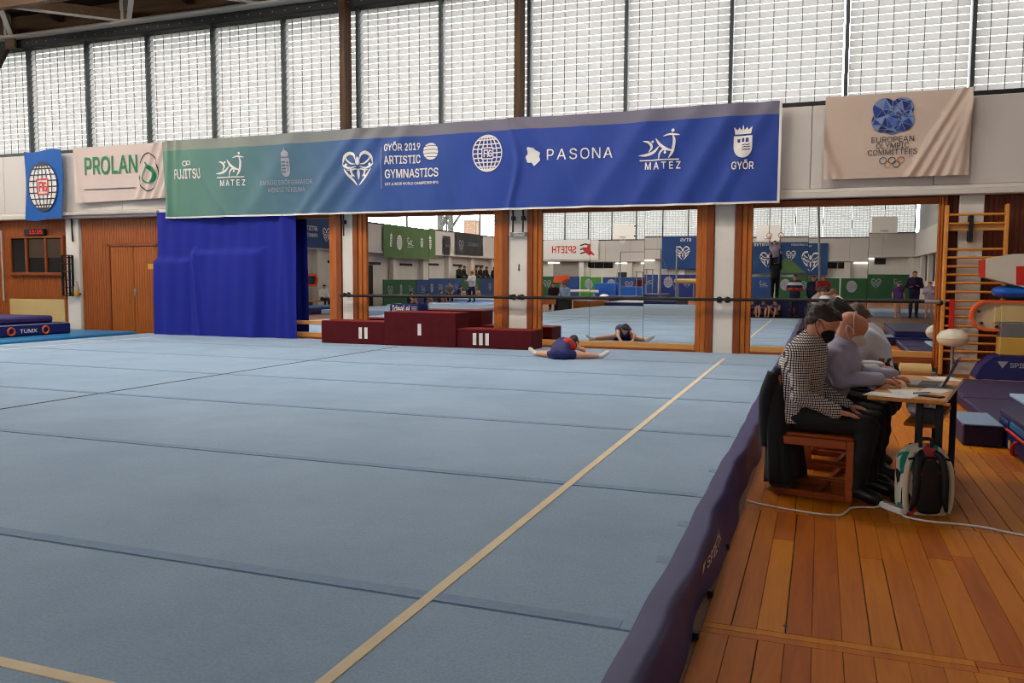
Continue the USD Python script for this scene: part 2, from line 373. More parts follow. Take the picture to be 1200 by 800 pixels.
sk = trimesh.Trimesh(V, F, process=False); sk.fix_normals()
sf.p('skirt', sk, M['purple'], smooth=40, world=True, label='dark purple padded skirt')
def on_skirt(m, y, z):
    m = as_tm(m); v, f = trimesh.remesh.subdivide_to_size(m.vertices, m.faces, 0.04, max_iter=10)
    Y = y + v[:, 0]; Z = z + v[:, 1]; w2 = np.interp(Y, ys, wob2); w1 = np.interp(Y, ys, wob)
    t = np.clip((MT - 0.03 - Z) / (MT - 0.13), 0, 1); xa = -0.49 + w1 + 0.3 * w2; xb = -0.475 + w2
    return trimesh.Trimesh(np.c_[xa + (xb - xa) * t + 0.004, Y, Z], f, process=False)
sf.p('lettering', on_skirt(flat_text('SPIETH', 0.055, True, width=0.5), 4.28, 0.1), M['print'], world=True, label='pale lettering')
sf.p('emblem', on_skirt(flat_poly(Polygon([(-0.05, 0.07), (0.05, 0.07), (0.0, 0.0)])), 3.93, 0.1), M['print'], world=True, label='pale triangle emblem')
for y in (4.7, 3.95, 3.45):
    sf.p('skirt_clip', bx(-0.462, -0.435, y - 0.02, y + 0.02, 0.0, 0.03, 0.004), M['dark_metal'], world=True)

# ------------------------------------------------------------------ far wall
wf = Thing('wall_far', kind='structure', exact=True)
wf.p('core', cat_([bx(LEFT, RIGHT, D + 0.16, D + 0.36, 0, 4.4, 0)]), M['plaster'])
for k, (a, b) in enumerate([(-16.86, -16.46), (-13.1, -12.7), (-9.28, -9.02), (-5.61, -5.23), (-1.77, -1.42), (2.02, 2.37)]):
    wf.p('pier', bx(a, b, D - 0.03, D + 0.2, 0, 2.86, 0.01), M['plaster'], label='white plastered pier')
# upper white panels and the ledge under them
xs = [-22.5, -20.55, -18.72, -16.87, -15.02, -13.17, -11.32, -9.47, -7.62, -5.77, -3.92, -2.07, -0.22, 1.63, 3.48, 5.6]
for a, b in zip(xs[:-1], xs[1:]):
    wf.p('wall_panel', bx(a + 0.004, b - 0.004, D - 0.1, D + 0.2, 3.02, 4.38, 0.008), M['panel_white'])
wf.p('ledge', bx(LEFT, RIGHT, D - 0.16, D + 0.18, 2.86, 2.96, 0.012), M['panel_white'])
wf.p('ledge', bx(LEFT, RIGHT, D - 0.12, D + 0.18, 2.96, 3.015, 0.006), M['plaster'])
wf.p('ledge_pipe', cat_([bx(-16.9, -13.9, D - 0.24, D - 0.16, 2.92, 2.985, 0.01)]), M['white_steel'], label='white cable duct above the double door')
wf.p('window_sill', bx(LEFT, RIGHT, D - 0.06, D + 0.25, 4.385, 4.46, 0.006), M['dark_metal'])
wf.p('window_head', bx(LEFT, RIGHT, D - 0.16, D + 0.3, 6.88, 7.08, 0.006), M['blackish'])
wf.p('rivet_row', cat_([rod((x, D - 0.165, 6.98), (x, D - 0.155, 6.98), 0.012, 6) for x in np.arange(-19.5, -8, 0.3)]), M['white_steel'], kind='stuff')
wf.p('girder_flange', bx(LEFT, RIGHT, D - 0.42, D - 0.1, 7.08, 7.12, 0.005), M['white_steel'])
wf.p('fascia_board', bx(LEFT, RIGHT, D - 0.14, D + 0.3, 7.12, 7.62, 0.004), M['fascia'])
# wood panelled bays: battens
def battens(a, b, z0, z1, y=D + 0.06, pitch=0.072, t=0.02):
    out = []; x = a
    while x < b - 0.01:
        w = min(pitch, b - x); out.append(bx(x + 0.003, x + w - 0.003, y - t, y + 0.01, z0, z1, 0.004)); x += w
    return cat_(out)
wf.p('backing_board', cat_([bx(-20.3, -16.88, D + 0.06, D + 0.17, 0, 2.86, 0), bx(-16.44, -13.1, D + 0.06, D + 0.17, 0, 2.86, 0), bx(1.86, 2.02, D + 0.06, D + 0.17, 0, 2.86, 0), bx(2.37, 5.4, D + 0.06, D + 0.17, 0, 2.86, 0)]), M['oak_dark'])
wf.p('wood_batten', cat_([battens(-20.3, -16.88, 2.46, 2.86), battens(-20.3, -18.72, 0.96, 2.46), battens(-18.72, -16.88, 0.96, 1.55), battens(-20.3, -18.86, 0, 0.96), battens(-17.0, -16.88, 0, 1.55)]), M['batten'], kind='stuff')
wf.p('wood_batten', cat_([battens(-16.44, -15.58, 0, 2.86), battens(-15.58, -14.12, 2.25, 2.86), battens(-14.12, -13.1, 0, 2.86)]), M['batten'], kind='stuff')
wf.p('wood_batten', cat_([battens(1.86, 2.02, 0, 2.86), battens(2.37, 5.4, 0, 2.86)]), M['batten_red'], kind='stuff', label='dark red wooden wall battens')
wf.p('plinth_panel', bx(-18.84, -17.03, D + 0.02, D + 0.1, 0.3, 0.95, 0.006), M['beige'], label='beige lower panel')
wf.p('corner_pipe', rod((-18.98, D - 0.02, 0.9), (-18.98, D - 0.02, 2.62), 0.02, 8), M['white_steel'])

# small window of the judges' room
w0 = Thing('window_30', kind='structure', exact=True, loc=(-17.86, D, 1.58))
w0.p('frame', cat_([bx(-18.74, -16.96, D - 0.03, D + 0.06, 1.52, 1.6, 0.006), bx(-18.74, -16.96, D - 0.03, D + 0.06, 2.42, 2.48, 0.006), bx(-18.74, -18.66, D - 0.03, D + 0.06, 1.6, 2.42, 0.006), bx(-17.03, -16.96, D - 0.03, D + 0.06, 1.6, 2.42, 0.006),
                bx(-18.2, -18.13, D - 0.03, D + 0.06, 1.6, 2.42, 0.006), bx(-17.56, -17.5, D - 0.03, D + 0.06, 1.6, 2.42, 0.006)]), M['oak_x'], world=True)
for a, b in ((-18.66, -18.2), (-18.13, -17.56), (-17.5, -17.03)):
    w0.p('pane', bx(a, b, D + 0.01, D + 0.022, 1.6, 2.42, 0), M['dark_glass'], world=True)
w0.p('curtain', sheet(-18.1, -17.03, 1.95, 2.4, lambda x, z: 0.004 * np.sin(12 * x), D + 0.004, 0.02, 0.002), mat('net_curtain', sr(66, 50, 34), 0.9), world=True, label='net curtain behind two panes')

# double door
d0 = Thing('door_1', kind='structure', exact=True, loc=(-14.85, D, 0))
d0.p('frame', cat_([bx(-15.6, -15.53, D - 0.02, D + 0.06, 0, 2.26, 0.006), bx(-14.15, -14.08, D - 0.02, D + 0.06, 0, 2.26, 0.006), bx(-15.6, -14.08, D - 0.02, D + 0.06, 2.2, 2.27, 0.006)]), M['oak_dark'], world=True)
for a, b in ((-15.53, -14.845), (-14.835, -14.15)):
    lf = d0.p('leaf', bx(a, b, D + 0.01, D + 0.06, 0.0, 2.2, 0.004), M['door'], world=True)
    d0.p('batten', battens(a + 0.01, b - 0.01, 0.01, 2.19, D + 0.01, 0.075, 0.012), M['door'], world=True, kind='stuff', parent=lf)
d0.p('handle', cat_([bx(-14.83, -14.79, D - 0.016, D + 0.004, 1.05, 1.25, 0.004), rod((-14.81, D - 0.06, 1.18), (-14.81, D - 0.01, 1.18), 0.01), rod((-14.81, D - 0.06, 1.18), (-14.7, D - 0.06, 1.18), 0.01)]), M['steel'], world=True, label='steel lever handle', parent=lf)
d0.p('notice', bx(-14.42, -14.24, D - 0.006, D - 0.002, 1.68, 1.8, 0.001), mat('yellow_note', sr(206, 150, 40), 0.7), world=True, label='small yellow notice')

# mirrors in their wooden frames
def mirror(n, a, b, fl_, fr_, label, seams, tilts):
    t = Thing('wall_mirror', label, 'mirror', ((a + b) / 2, D, 0.1))
    y = D + 0.03
    for x0, x1, side in ((a - fl_, a, -1), (b, b + fr_, 1)):
        if x1 - x0 < 0.02: continue
        w = x1 - x0; s0 = [0, .4, .7, 1]
        for k in range(3):
            u0, u1 = (x0 + w * s0[k], x0 + w * s0[k + 1]) if side < 0 else (x1 - w * s0[k + 1], x1 - w * s0[k])
            t.p('frame_board', bx(u0 + .002, u1 - .002, D - 0.06 + 0.022 * k, D + 0.12, 0.1, 2.84, 0.006), (M['oak_dark'], M['oak'], M['oak'])[k], world=True)
        k = (x0 + w if side < 0 else x1 - w)
    t.p('lower_rail', bx(a, b, D - 0.005, D + 0.12, 0.25, 0.355, 0.008), M['oak_pale'], world=True)
    t.p('base_board', bx(a, b, D - 0.05, D + 0.12, 0.02, 0.247, 0.006), M['oak_x'], world=True)
    t.p('top_rail', bx(a, b, D - 0.03, D + 0.12, 2.735, 2.84, 0.008), M['oak_x'], world=True)
    xs = [a] + seams + [b]
    for i in range(len(xs) - 1):
        tx, tz = tilts[i]; c = (xs[i] + xs[i + 1]) / 2; w = xs[i + 1] - xs[i] - 0.006
        g = bx(-w / 2, w / 2, 0, 0.006, -1.19, 1.19, 0)
        g.apply_transform(trimesh.transformations.rotation_matrix(tx, [1, 0, 0])); g.apply_transform(trimesh.transformations.rotation_matrix(tz, [0, 0, 1]))
        t.p('mirror_pane', moved(g, (c, y, 1.545)), M['mirror'], world=True)
    t.p('backing', bx(a, b, y + 0.02, y + 0.1, 0.3, 2.8, 0), M['blackish'], world=True)
    return t
m1 = mirror(1, -12.6, -9.6, 0.0, 0.31, 'wall mirror mostly hidden behind the bright blue curtain', [-11.6, -10.6], [(0, 0)] * 3)
m1.p('low_rail', bx(-12.6, -9.6, D - 0.02, D + 0.03, 0.52, 0.6, 0.006), M['oak_pale'], world=True)
m2 = mirror(2, -8.72, -5.92, 0.3, 0.31, 'wooden framed wall mirror standing behind the dark red podium', [-7.33], [(0, 0), (.0012, .0006)])
m3 = mirror(3, -4.95, -2.08, 0.28, 0.31, 'wooden framed wall mirror of three panes reflecting the stretching gymnast', [-4.02, -3.01], [(0, 0), (-.0004, .0005), (.0018, -.0006)])
m4 = mirror(4, -1.13, 1.73, 0.29, 0.12, 'wooden framed wall mirror on the right behind the seated men', [-0.22, 0.72], [(.0004, 0), (-.0006, .0008), (.0024, -.001)])

# ballet barre
br = Thing('ballet_barre', 'long dark ballet barre running across the mirrors', 'barre', (-3.7, D - 0.2, 1.1))
br.p('rail', rod((-9.25, D - 0.2, 1.14), (1.62, D - 0.2, 1.17), 0.026, 10), M['blackish'], world=True, smooth=40)
br.p('rail_sleeve', rod((1.56, D - 0.2, 1.17), (1.86, D - 0.2, 1.17), 0.032, 10), M['steel'], world=True, smooth=40, label='bare steel end of the barre')
for x in (-9.13, -5.5, -5.33, -1.66, -1.52, 1.8):
    br.p('bracket', cat_([rod((x, D - 0.2, 1.155), (x, D - 0.02, 1.155), 0.022, 8), lathe([(0, 0), (0.05, 0), (0.05, 0.02), (0, 0.022)], 14) if False else rod((x, D - 0.05, 1.155), (x, D - 0.028, 1.155), 0.055, 14), rod((x - 0.025, D - 0.2, 1.156), (x + 0.025, D - 0.2, 1.156), 0.045, 12)]), M['blackish'], world=True, smooth=40)

# hooks on the piers under the long banner
def pier_hook(x, name, label, two=True):
    t = Thing(name, label, 'bracket', (x, D - 0.1, 2.3))
    for dx in ((-0.08, 0.12) if two else (0.0,)):
        t.p('hanger_rod', rod((x + dx, D - 0.1, 2.36), (x + dx, D - 0.1, 2.86), 0.018, 8), M['dark_metal'], world=True)
    if two:
        t.p('cross_bar', rod((x - 0.12, D - 0.1, 2.36), (x + 0.15, D - 0.1, 2.36), 0.022, 8), M['steel'], world=True)
        for dx in (-0.12, 0.15): t.p('roller', rod((x + dx, D - 0.1, 2.30), (x + dx, D - 0.1, 2.38), 0.045, 12), M['steel'], world=True)
    for dx in ((-0.08, 0.12) if two else (0.0,)): t.p('wall_plate', bx(x + dx - 0.03, x + dx + 0.03, D - 0.12, D - 0.02, 2.6, 2.68, 0.004), M['dark_metal'], world=True)
pier_hook(-5.42, 'pier_bracket', 'steel double hanging bracket on the white pier between the middle mirrors')
pier_hook(-9.2, 'pier_bracket', 'single dark hanging rod on the white pier left of the podium', False)
for x, lab in ((-5.4, 'short dark hook on the white pier above the barre'),):
    solo('wall_hook', cat_([rod((x, D - 0.035, 1.66), (x, D - 0.03, 1.78), 0.012, 8), rod((x, D - 0.07, 1.67), (x, D - 0.03, 1.67), 0.01, 8)]), M['dark_metal'], lab, 'hook')

# ------------------------------------------------------------------ windows: louvred bays
def louvre_bay(name_first, w):
    t = Thing(name_first, kind='structure', exact=True); rg = random.Random(3)
    pitch = 0.1222
    for k in range(20):
        z = 0.03 + pitch * k; tilt = math.radians(73 + rg.uniform(-1.5, 1.5)); hw = 0.0632
        s = bx(0.04, w - 0.04, -hw, hw, -0.0015, 0.0015, 0)
        s.apply_transform(trimesh.transformations.rotation_matrix(tilt, [1, 0, 0]))
        t.p('slat', moved(s, (0, 0.09, z + pitch / 2)), M['slat'])
    for k in range(1, 8):
        x = w * k / 8; t.p('ladder_cord', bx(x - 0.0065, x + 0.0065, 0.03, 0.045, 0.0, 2.46, 0.002), M['cord'])
    t.p('mullion', bx(-0.03, 0.03, -0.02, 0.2, 0, 2.46, 0.006), M['mullion'])
    t.p('pane', bx(0.035, w - 0.035, 0.19, 0.196, 0, 2.46, 0), M['pane'])
    return t
NW = 0
def put_bays(xs, proto, place):
    global NW
    for i, x in enumerate(xs):
        NW += 1
        if proto is None and NW == 1: pass
bay = louvre_bay('window_1', 1.83)
op = [o for o in UsdGeom.Xformable(bay.prim).GetOrderedXformOps()]
mx = [-21.55, -19.73, -17.91, -16.09, -14.3, -12.5, -10.69, -8.9, -7.06, -5.24, -3.4, -1.57, 0.28, 2.12, 3.95]
op[0].Set(Gf.Vec3d(mx[0], D, 4.43))
NW = 1
# a lamp close to the truss, the one whose light shows at the top of the picture
fl_ = Thing('flood_lamp', 'small glowing flood lamp among the roof trusses at the upper left', 'ceiling lamp', (-14.35, 14.05, 7.42))
fl_.p('hood', lathe([(0.05, .16), (.07, .15), (.15, .0), (.145, 0), (.06, .14)], 20), M['dark_metal']); fl_.p('lens', lathe([(0, .02), (.13, .02), (.13, .01), (0, .01)], 20), glow('flood_glow', (1, .78, .5), 6.0)); fl_.p('stem', rod((0, 0, .15), (0, 0, .3), .015, 8), M['dark_metal'])
def more_bay(x, y, z, rz=0.0):
    global NW
    NW += 1; p = UsdGeom.Xform.Define(stage, f'/World/window_{NW}'); p.AddTranslateOp().Set(Gf.Vec3d(x, y, z)); p.AddRotateZOp().Set(rz)
    p.GetPrim().GetReferences().AddInternalReference(Sdf.Path('/World/window_1')); p.GetPrim().SetInstanceable(True); tag(p.GetPrim(), kind='structure')
for x in mx[1:-1]: more_bay(x, D, 4.43)
for i in range(15): more_bay(RIGHT - 0.04 - 1.83 * i, NEAR, 4.43, 180.0)
wf.p('corner_infill', bx(3.98, RIGHT, D + 0.05, D + 0.2, 4.46, 6.9, 0), M['plaster'])
for x, w in ((-9.07, 0.14), (-5.36, 0.13)):
    solo('trim_1', cat_([bx(x - w / 2, x + w / 2, D - 0.3, D - 0.05, 4.4, 7.6, 0.008)]), wood(f'post_{int(-x)}', sr(44, 28, 14), sr(92, 60, 26), 'z', 0.6), None, None, kind='structure')

# ------------------------------------------------------------------ roof and truss
cl = Thing('ceiling', kind='structure', exact=True)
def roofz(y): return 7.62 + (0.13 * (D - y) if y > -8 else 0.13 * (y - NEAR))
yr = [D + 0.4, -7.8, NEAR - 0.3]
for y0, y1 in zip(yr[:-1], yr[1:]):
    q = np.array([[LEFT - 0.3, y0, roofz(y0)], [RIGHT + 0.3, y0, roofz(y0)], [RIGHT + 0.3, y1, roofz(y1)], [LEFT - 0.3, y1, roofz(y1)]])
    V = np.vstack([q, q + [0, 0, 0.2]]); F = trimesh.convex.convex_hull(V); cl.p('roof_deck', F, M['deck'])
for x in np.arange(-20.3, 5.5, 3.72):
    for y0, y1 in zip(yr[:-1], yr[1:]):
        y0 = min(y0, D - 0.2)
        q = np.array([[x - 0.09, y0, roofz(y0)], [x + 0.09, y0, roofz(y0)], [x + 0.09, y1, roofz(y1)], [x - 0.09, y1, roofz(y1)]])
        cl.p('rafter', trimesh.convex.convex_hull(np.vstack([q, q - [0, 0, 0.3]])), M['deck'])
for y in (13.6, 12.2, 10.8):
    cl.p('purlin', bx(LEFT, RIGHT, y - 0.05, y + 0.05, roofz(y) - 0.14, roofz(y) + 0.01, 0.004), M['fascia'])
ch = 7.13
tr = Thing('trim_2', kind='structure', exact=True, loc=(-16.3, 13.9, 7.0))
def member(p, q, w=0.09, h=0.1, m='white_steel'):
    p, q = np.array(p, float), np.array(q, float); d = (q - p) / np.linalg.norm(q - p); up = np.array([0, 0, 1.0]) if abs(d[2]) < 0.9 else np.array([1.0, 0, 0]); s = np.cross(d, up); s /= np.linalg.norm(s); u = np.cross(s, d)
    P = [c + a * s * w / 2 + b * u * h / 2 for c in (p, q) for a in (-1, 1) for b in (-1, 1)]
    return trimesh.convex.convex_hull(np.array(P))
for k in range(-1, 2):
    x = -14.6 + 3.6 * k * -1
    pass
nodes = [(-21.7, 14.72), (-18.1, 14.72), (-14.55, 14.72), (-10.95, 14.72)]; inner = [(-19.9, 12.98), (-16.28, 12.98), (-12.7, 12.98)]
for i, (x, y) in enumerate(inner):
    for (a, b) in (nodes[i], nodes[i + 1]):
        tr.p('lattice_bar', member((a, b, ch), (x, y, ch), 0.1, 0.03), M['white_steel'], world=True)
        tr.p('lattice_web', member((a, b, ch + 0.12), (x, y, ch + 0.12), 0.02, 0.22), M['fascia'], world=True)
tr.p('inner_chord', member((-22, 12.95, ch), (-9, 12.95, ch), 0.14, 0.16), M['fascia'], world=True)
for x, y in nodes[:3]:
    tr.p('hanger_post', member((x - 0.08, y - 0.05, ch), (x - 0.08, y - 0.05, ch + 0.9), 0.14, 0.1), M['white_steel'], world=True)
tr.p('knee_brace', member((-18.1, 14.72, 7.1), (-19.5, 14.76, 5.45), 0.1, 0.1), M['deck'], world=True)
tr.p('gusset_plate', bx(-18.25, -17.95, 14.66, 14.72, 6.86, 7.12, 0.004), M['fascia'], world=True)

# lamps under the roof
def lamp_at(x, y, first=[None]):
    z = roofz(y) - 0.55
    if first[0] is None:
        t = Thing('hall_lamp', 'long white fluorescent lamp hung under the roof', 'ceiling lamp', (x, y, z), group='fluorescent lamps under the hall roof')
        t.p('housing', bx(-0.75, 0.75, -0.15, 0.15, 0.0, 0.1, 0.01), M['white_steel'])
        t.p('diffuser', bx(-0.73, 0.73, -0.13, 0.13, -0.012, -0.001, 0.002), glow('lamp_glow', (1.0, 0.93, 0.84), LAMP * 42))
        for dx in (-0.6, 0.6): t.p('suspension_wire', rod((dx, 0, 0.1), (dx, 0, 0.56), 0.006, 6), M['steel'])
        first[0] = t
    else: first[0].copy(loc=(x, y, z))
for x in (-19.5, -15.4, -11.4, -7.5, -3.6):
    for y in (10.9, 9.3, -13.5, -19.0, -25.0): lamp_at(x, y)
lamp_at(0.6, 10.9)
for y in (-14.0, -22.0): lamp_at(1.5, y)
# ------------------------------------------------------------------ left wall: white piers and panels below, clear windows above
wl = Thing('wall_left', kind='structure', exact=True)
wl.p('lower_wall', bx(LEFT - 0.5, LEFT - 0.3, NEAR, D + 0.36, 0, 2.9, 0), M['plaster'])
for y in np.arange(NEAR, D, 3.75):
    wl.p('pier', bx(LEFT - 0.3, LEFT, y - 0.22, y + 0.22, 0, 2.86, 0.01), M['plaster'])
for y in np.arange(NEAR, D - 1, 3.75):
    wl.p('wall_panel', bx(LEFT - 0.3, LEFT + 0.08, y + 0.004, min(y + 3.746, D), 2.86, 4.38, 0.01), M['panel_white'])
wl.p('ledge', bx(LEFT - 0.3, LEFT + 0.14, NEAR, D, 2.84, 2.95, 0.01), M['panel_white'])
wl.p('window_sill', bx(LEFT - 0.4, LEFT + 0.1, NEAR, D, 4.385, 4.45, 0.006), M['dark_metal'])
wl.p('window_head', bx(LEFT - 0.4, LEFT + 0.12, NEAR, D, 6.9, 7.62, 0.006), M['blackish'])
gable = Polygon([(NEAR, 7.6), (D + 0.36, 7.6), (D + 0.36, roofz(D) + 0.1), (-7.8, roofz(-7.8) + 0.1), (NEAR, roofz(NEAR) + 0.1)])
wl.p('gable', prism(gable, 0.2, 'yz', LEFT - 0.5), M['plaster'])
for y in np.arange(-28.6, D - 1.5, 3.75):          # vents and lamps under the ledge
    wl.p('vent_grille', bx(LEFT - 0.32, LEFT - 0.26, y - 0.75, y + 0.75, 2.22, 2.36, 0.01), M['dark_metal'])
wl.p('doorway', bx(LEFT - 0.31, LEFT - 0.26, -9.7, -8.9, 0, 2.2, 0.004), M['blackish'])
wl.p('door_leaf', bx(LEFT - 0.3, LEFT - 0.22, -8.86, -8.3, 0, 2.2, 0.004), M['oak'])
wc = Thing('window_60', kind='structure', exact=True, loc=(LEFT, -7, 4.45))
for i, y in enumerate(np.arange(NEAR + 0.05, D, 5.6)):
    wc.p('mullion', bx(LEFT - 0.3, LEFT - 0.2, y - 0.03, y + 0.03, 4.45, 6.9, 0.006), M['mullion'], world=True)
    wc.p('pane', bx(LEFT - 0.26, LEFT - 0.25, y + 0.03, min(y + 5.57, D), 4.45, 6.9, 0), M['pane'], world=True)

# near wall behind the photographer
wn = Thing('wall_near', kind='structure', exact=True)
wn.p('lower_wall', bx(LEFT - 0.5, RIGHT + 0.5, NEAR - 0.5, NEAR - 0.3, 0, 4.4, 0), M['plaster'])
wn.p('upper_wall', bx(LEFT - 0.5, RIGHT + 0.5, NEAR - 0.5, NEAR - 0.2, 6.89, 7.9, 0), M['fascia'])
for x in np.arange(-16.9, RIGHT, 3.72): wn.p('pier', bx(x - 0.2, x + 0.2, NEAR - 0.3, NEAR, 0, 2.86, 0.01), M['plaster'])
for x in np.arange(LEFT, RIGHT, 1.87): wn.p('wall_panel', bx(x + 0.004, min(x + 1.866, RIGHT), NEAR - 0.3, NEAR + 0.06, 2.9, 4.38, 0.008), M['panel_white'])
wn.p('ledge', bx(LEFT, RIGHT, NEAR - 0.3, NEAR + 0.14, 2.82, 2.93, 0.01), M['panel_white'])
wn.p('window_sill', bx(LEFT, RIGHT, NEAR - 0.3, NEAR + 0.1, 4.38, 4.45, 0.006), M['dark_metal'])
wn.p('window_head', bx(LEFT, RIGHT, NEAR - 0.3, NEAR + 0.12, 6.88, 7.08, 0.006), M['blackish'])
wn.p('niche_back', bx(-19.2, -17.1, NEAR - 0.32, NEAR - 0.27, 0, 2.8, 0.004), mat('niche_grey', sr(150, 140, 132), 0.8))
for a, b in ((-16.45, -15.95), (-15.9, -15.25), (-15.2, -14.5), (0.3, 1.05), (1.12, 1.9), (-6.9, -6.2), (3.2, 3.9)):
    wn.p('dark_window', bx(a, b, NEAR - 0.3, NEAR - 0.24, 2.36, 2.76, 0.006), M['dark_glass'])
wn.p('notice_board', bx(-14.1, -13.1, NEAR - 0.3, NEAR - 0.24, 1.7, 2.05, 0.006), M['dark_metal'])
for a, b in ((-19.6, -18.7), (-14.3, -13.4), (-12.4, -11.5), (-7.6, -6.9), (2.1, 3.2), (-3.4, -2.6)):
    wn.p('strip_lamp', bx(a, b, NEAR - 0.28, NEAR - 0.2, 2.68, 2.74, 0.006), glow(f'strip_{int(a * 10) % 997}', (1, 0.95, 0.86), 3.0))

# right wall
wr = Thing('wall_right', kind='structure', exact=True)
wr.p('lower_wall', bx(RIGHT + 0.3, RIGHT + 0.5, NEAR, D + 0.36, 0, 4.4, 0), M['plaster'])
wr.p('upper_wall', bx(RIGHT + 0.2, RIGHT + 0.5, NEAR, D + 0.36, 4.4, 7.7, 0), mat('right_upper', sr(170, 166, 160), 0.8))
wr.p('gable', prism(gable, 0.2, 'yz', RIGHT + 0.3), M['plaster'])
for y in np.arange(NEAR, D - 1, 3.75):
    wr.p('wall_panel', bx(RIGHT, RIGHT + 0.3, y + 0.004, min(y + 3.746, D), 2.9, 4.38, 0.01), M['panel_white'])
    wr.p('pier', bx(RIGHT, RIGHT + 0.3, y - 0.2, y + 0.2, 0, 2.86, 0.01), M['plaster'])
wr.p('ledge', bx(RIGHT - 0.1, RIGHT + 0.3, NEAR, D, 2.82, 2.93, 0.01), M['panel_white'])
wr.p('dark_opening', bx(RIGHT + 0.27, RIGHT + 0.31, -28.2, -19.0, 1.3, 2.8, 0.004), M['blackish'])

# ------------------------------------------------------------------ emblems as flat outlines
def strokes(lines, w):
    return unary_union([LineString(l).buffer(w / 2, cap_style='round', quad_segs=3) for l in lines])
def arc(cx, cy, rx, ry, a0, a1, n=14):
    t = np.radians(np.linspace(a0, a1, n)); return list(zip(cx + rx * np.cos(t), cy + ry * np.sin(t)))
def globe(rx, ry, w, inner=True):
    L = [arc(0, 0, rx, ry, 0, 360, 40)]
    for k in (-0.66, -0.33, 0.0, 0.33, 0.66):
        h = ry * math.sqrt(1 - k * k) if abs(k) < 1 else 0; L.append(arc(0, 0, rx * abs(k) if k else 0.0001, ry, 90, 270, 24) if k < 0 else arc(0, 0, rx * abs(k) if k else 0.0001, ry, -90, 90, 24))
    for k in (-0.75, -0.5, -0.25, 0.0, 0.25, 0.5, 0.75):
        c = math.sqrt(1 - k * k); L.append([(-rx * c, ry * k), (rx * c, ry * k)])
    g = strokes(L, w)
    cap = Polygon(arc(0, 0, rx, ry, 0, 360, 48)); g = g.union(cap.intersection(sbox(-rx, ry * .86, rx, ry))).union(cap.intersection(sbox(-rx, -ry, rx, -ry * .86)))
    if inner: g = g.difference(sbox(-rx * .42, -ry * .34, rx * .42, ry * .34))
    return g
def monogram(w, h, t):
    L = [[(-.5, -.5), (-.5, .5), (.5, .5), (.5, -.5), (-.5, -.5)], [(-.3, -.3), (-.3, .3), (-.05, .3)], [(-.3, 0), (-.1, 0)], [(0.02, -.3), (0.02, .3)], [(.36, .2), (.2, .3), (.12, .1), (.12, -.2), (.25, -.3), (.36, -.2), (.36, 0), (.25, 0)]]
    return strokes([[(x * w, y * h) for x, y in l] for l in L], t)
def swoosh(pts, w):
    """a stroke that tapers at both ends"""
    P = spline(np.c_[np.asarray(pts, float), np.zeros(len(pts))], 8)[:, :2]; T = np.gradient(P, axis=0); N = np.c_[-T[:, 1], T[:, 0]]; N /= np.linalg.norm(N, axis=1, keepdims=True) + 1e-9
    t = np.linspace(0, 1, len(P)); W = (w / 2 * (0.15 + np.sin(np.pi * np.clip(t, 0.02, 0.98)) ** 0.7))[:, None]
    return Polygon(np.vstack([P + N * W, (P - N * W)[::-1]])).buffer(0)
def tumblers(s):      # the federation's tumbling figures over a line
    g = [swoosh([(-.62, .34), (-.4, .28), (-.28, .1), (-.4, -.1)], .09), swoosh([(-.8, -.22), (-.5, -.2), (-.2, -.1), (.02, .12)], .1), swoosh([(-.12, .42), (.05, .18), (.3, .0), (.62, -.1)], .1),
         swoosh([(.18, .5), (.4, .56), (.62, .54), (.85, .5)], .07), swoosh([(.55, .54), (.62, .3), (.55, -.1), (.4, -.36)], .1), swoosh([(.0, -.42), (.05, -.15), (.2, -.02), (.3, -.12)], .07),
         Point(.56, .7).buffer(.065), Point(-.24, .3).buffer(.05), Point(.26, -.14).buffer(.05), sbox(-.76, -.44, .8, -.39)]
    return affinity.scale(unary_union(g), s, s, origin=(0, 0))
def heart(s):         # six gymnasts that make a heart
    half = [swoosh([(.12, .3), (.22, .52), (.45, .6), (.68, .45), (.8, .12)], .13), swoosh([(.1, .08), (.35, .12), (.6, .3), (.62, .42)], .07), swoosh([(.08, -.02), (.4, -.1), (.7, .0), (.82, .1)], .09),
            swoosh([(.06, -.9), (.3, -.62), (.5, -.4), (.72, -.12)], .1), swoosh([(.18, -.5), (.3, -.36), (.34, -.2), (.3, -.05)], .08), Point(.62, .06).buffer(.07), Point(.32, -.44).buffer(.06), swoosh([(.0, -.16), (.15, -.14), (.34, -.2), (.55, -.18)], .06)]
    g = half + [affinity.scale(h, -1, 1, origin=(0, 0)) for h in half] + [swoosh([(0, .42), (0, .2), (0, .04)], .2), swoosh([(0, -.14), (0, -.35), (0, -.62)], .12), Point(0, .3).buffer(.08)]
    return affinity.scale(unary_union(g), s, s, origin=(0, 0))
def crown_crest(s):   # town arms: crown over a shield with a castle and waves
    sh = Polygon([(-.42, .3), (.42, .3), (.42, -.2)] + arc(0, -.2, .42, .5, 0, -180, 20)[1:] + [(-.42, .3)])
    sh = sh.difference(unary_union([sbox(-.25, .0, -.12, .16), sbox(-.05, .02, .06, .2), sbox(.12, .0, .26, .2)] + [LineString([(-.02, y), (.08, y + .03), (.18, y), (.3, y + .03)]).buffer(.022) for y in (-.12, -.22, -.34)]))
    cr = Polygon([(-.36, .38), (.36, .38), (.42, .72), (.24, .56), (.18, .7), (.06, .56), (0, .82), (-.06, .56), (-.18, .7), (-.24, .56), (-.42, .72)])
    return affinity.scale(unary_union([sh, cr]), s, s, origin=(0, 0))
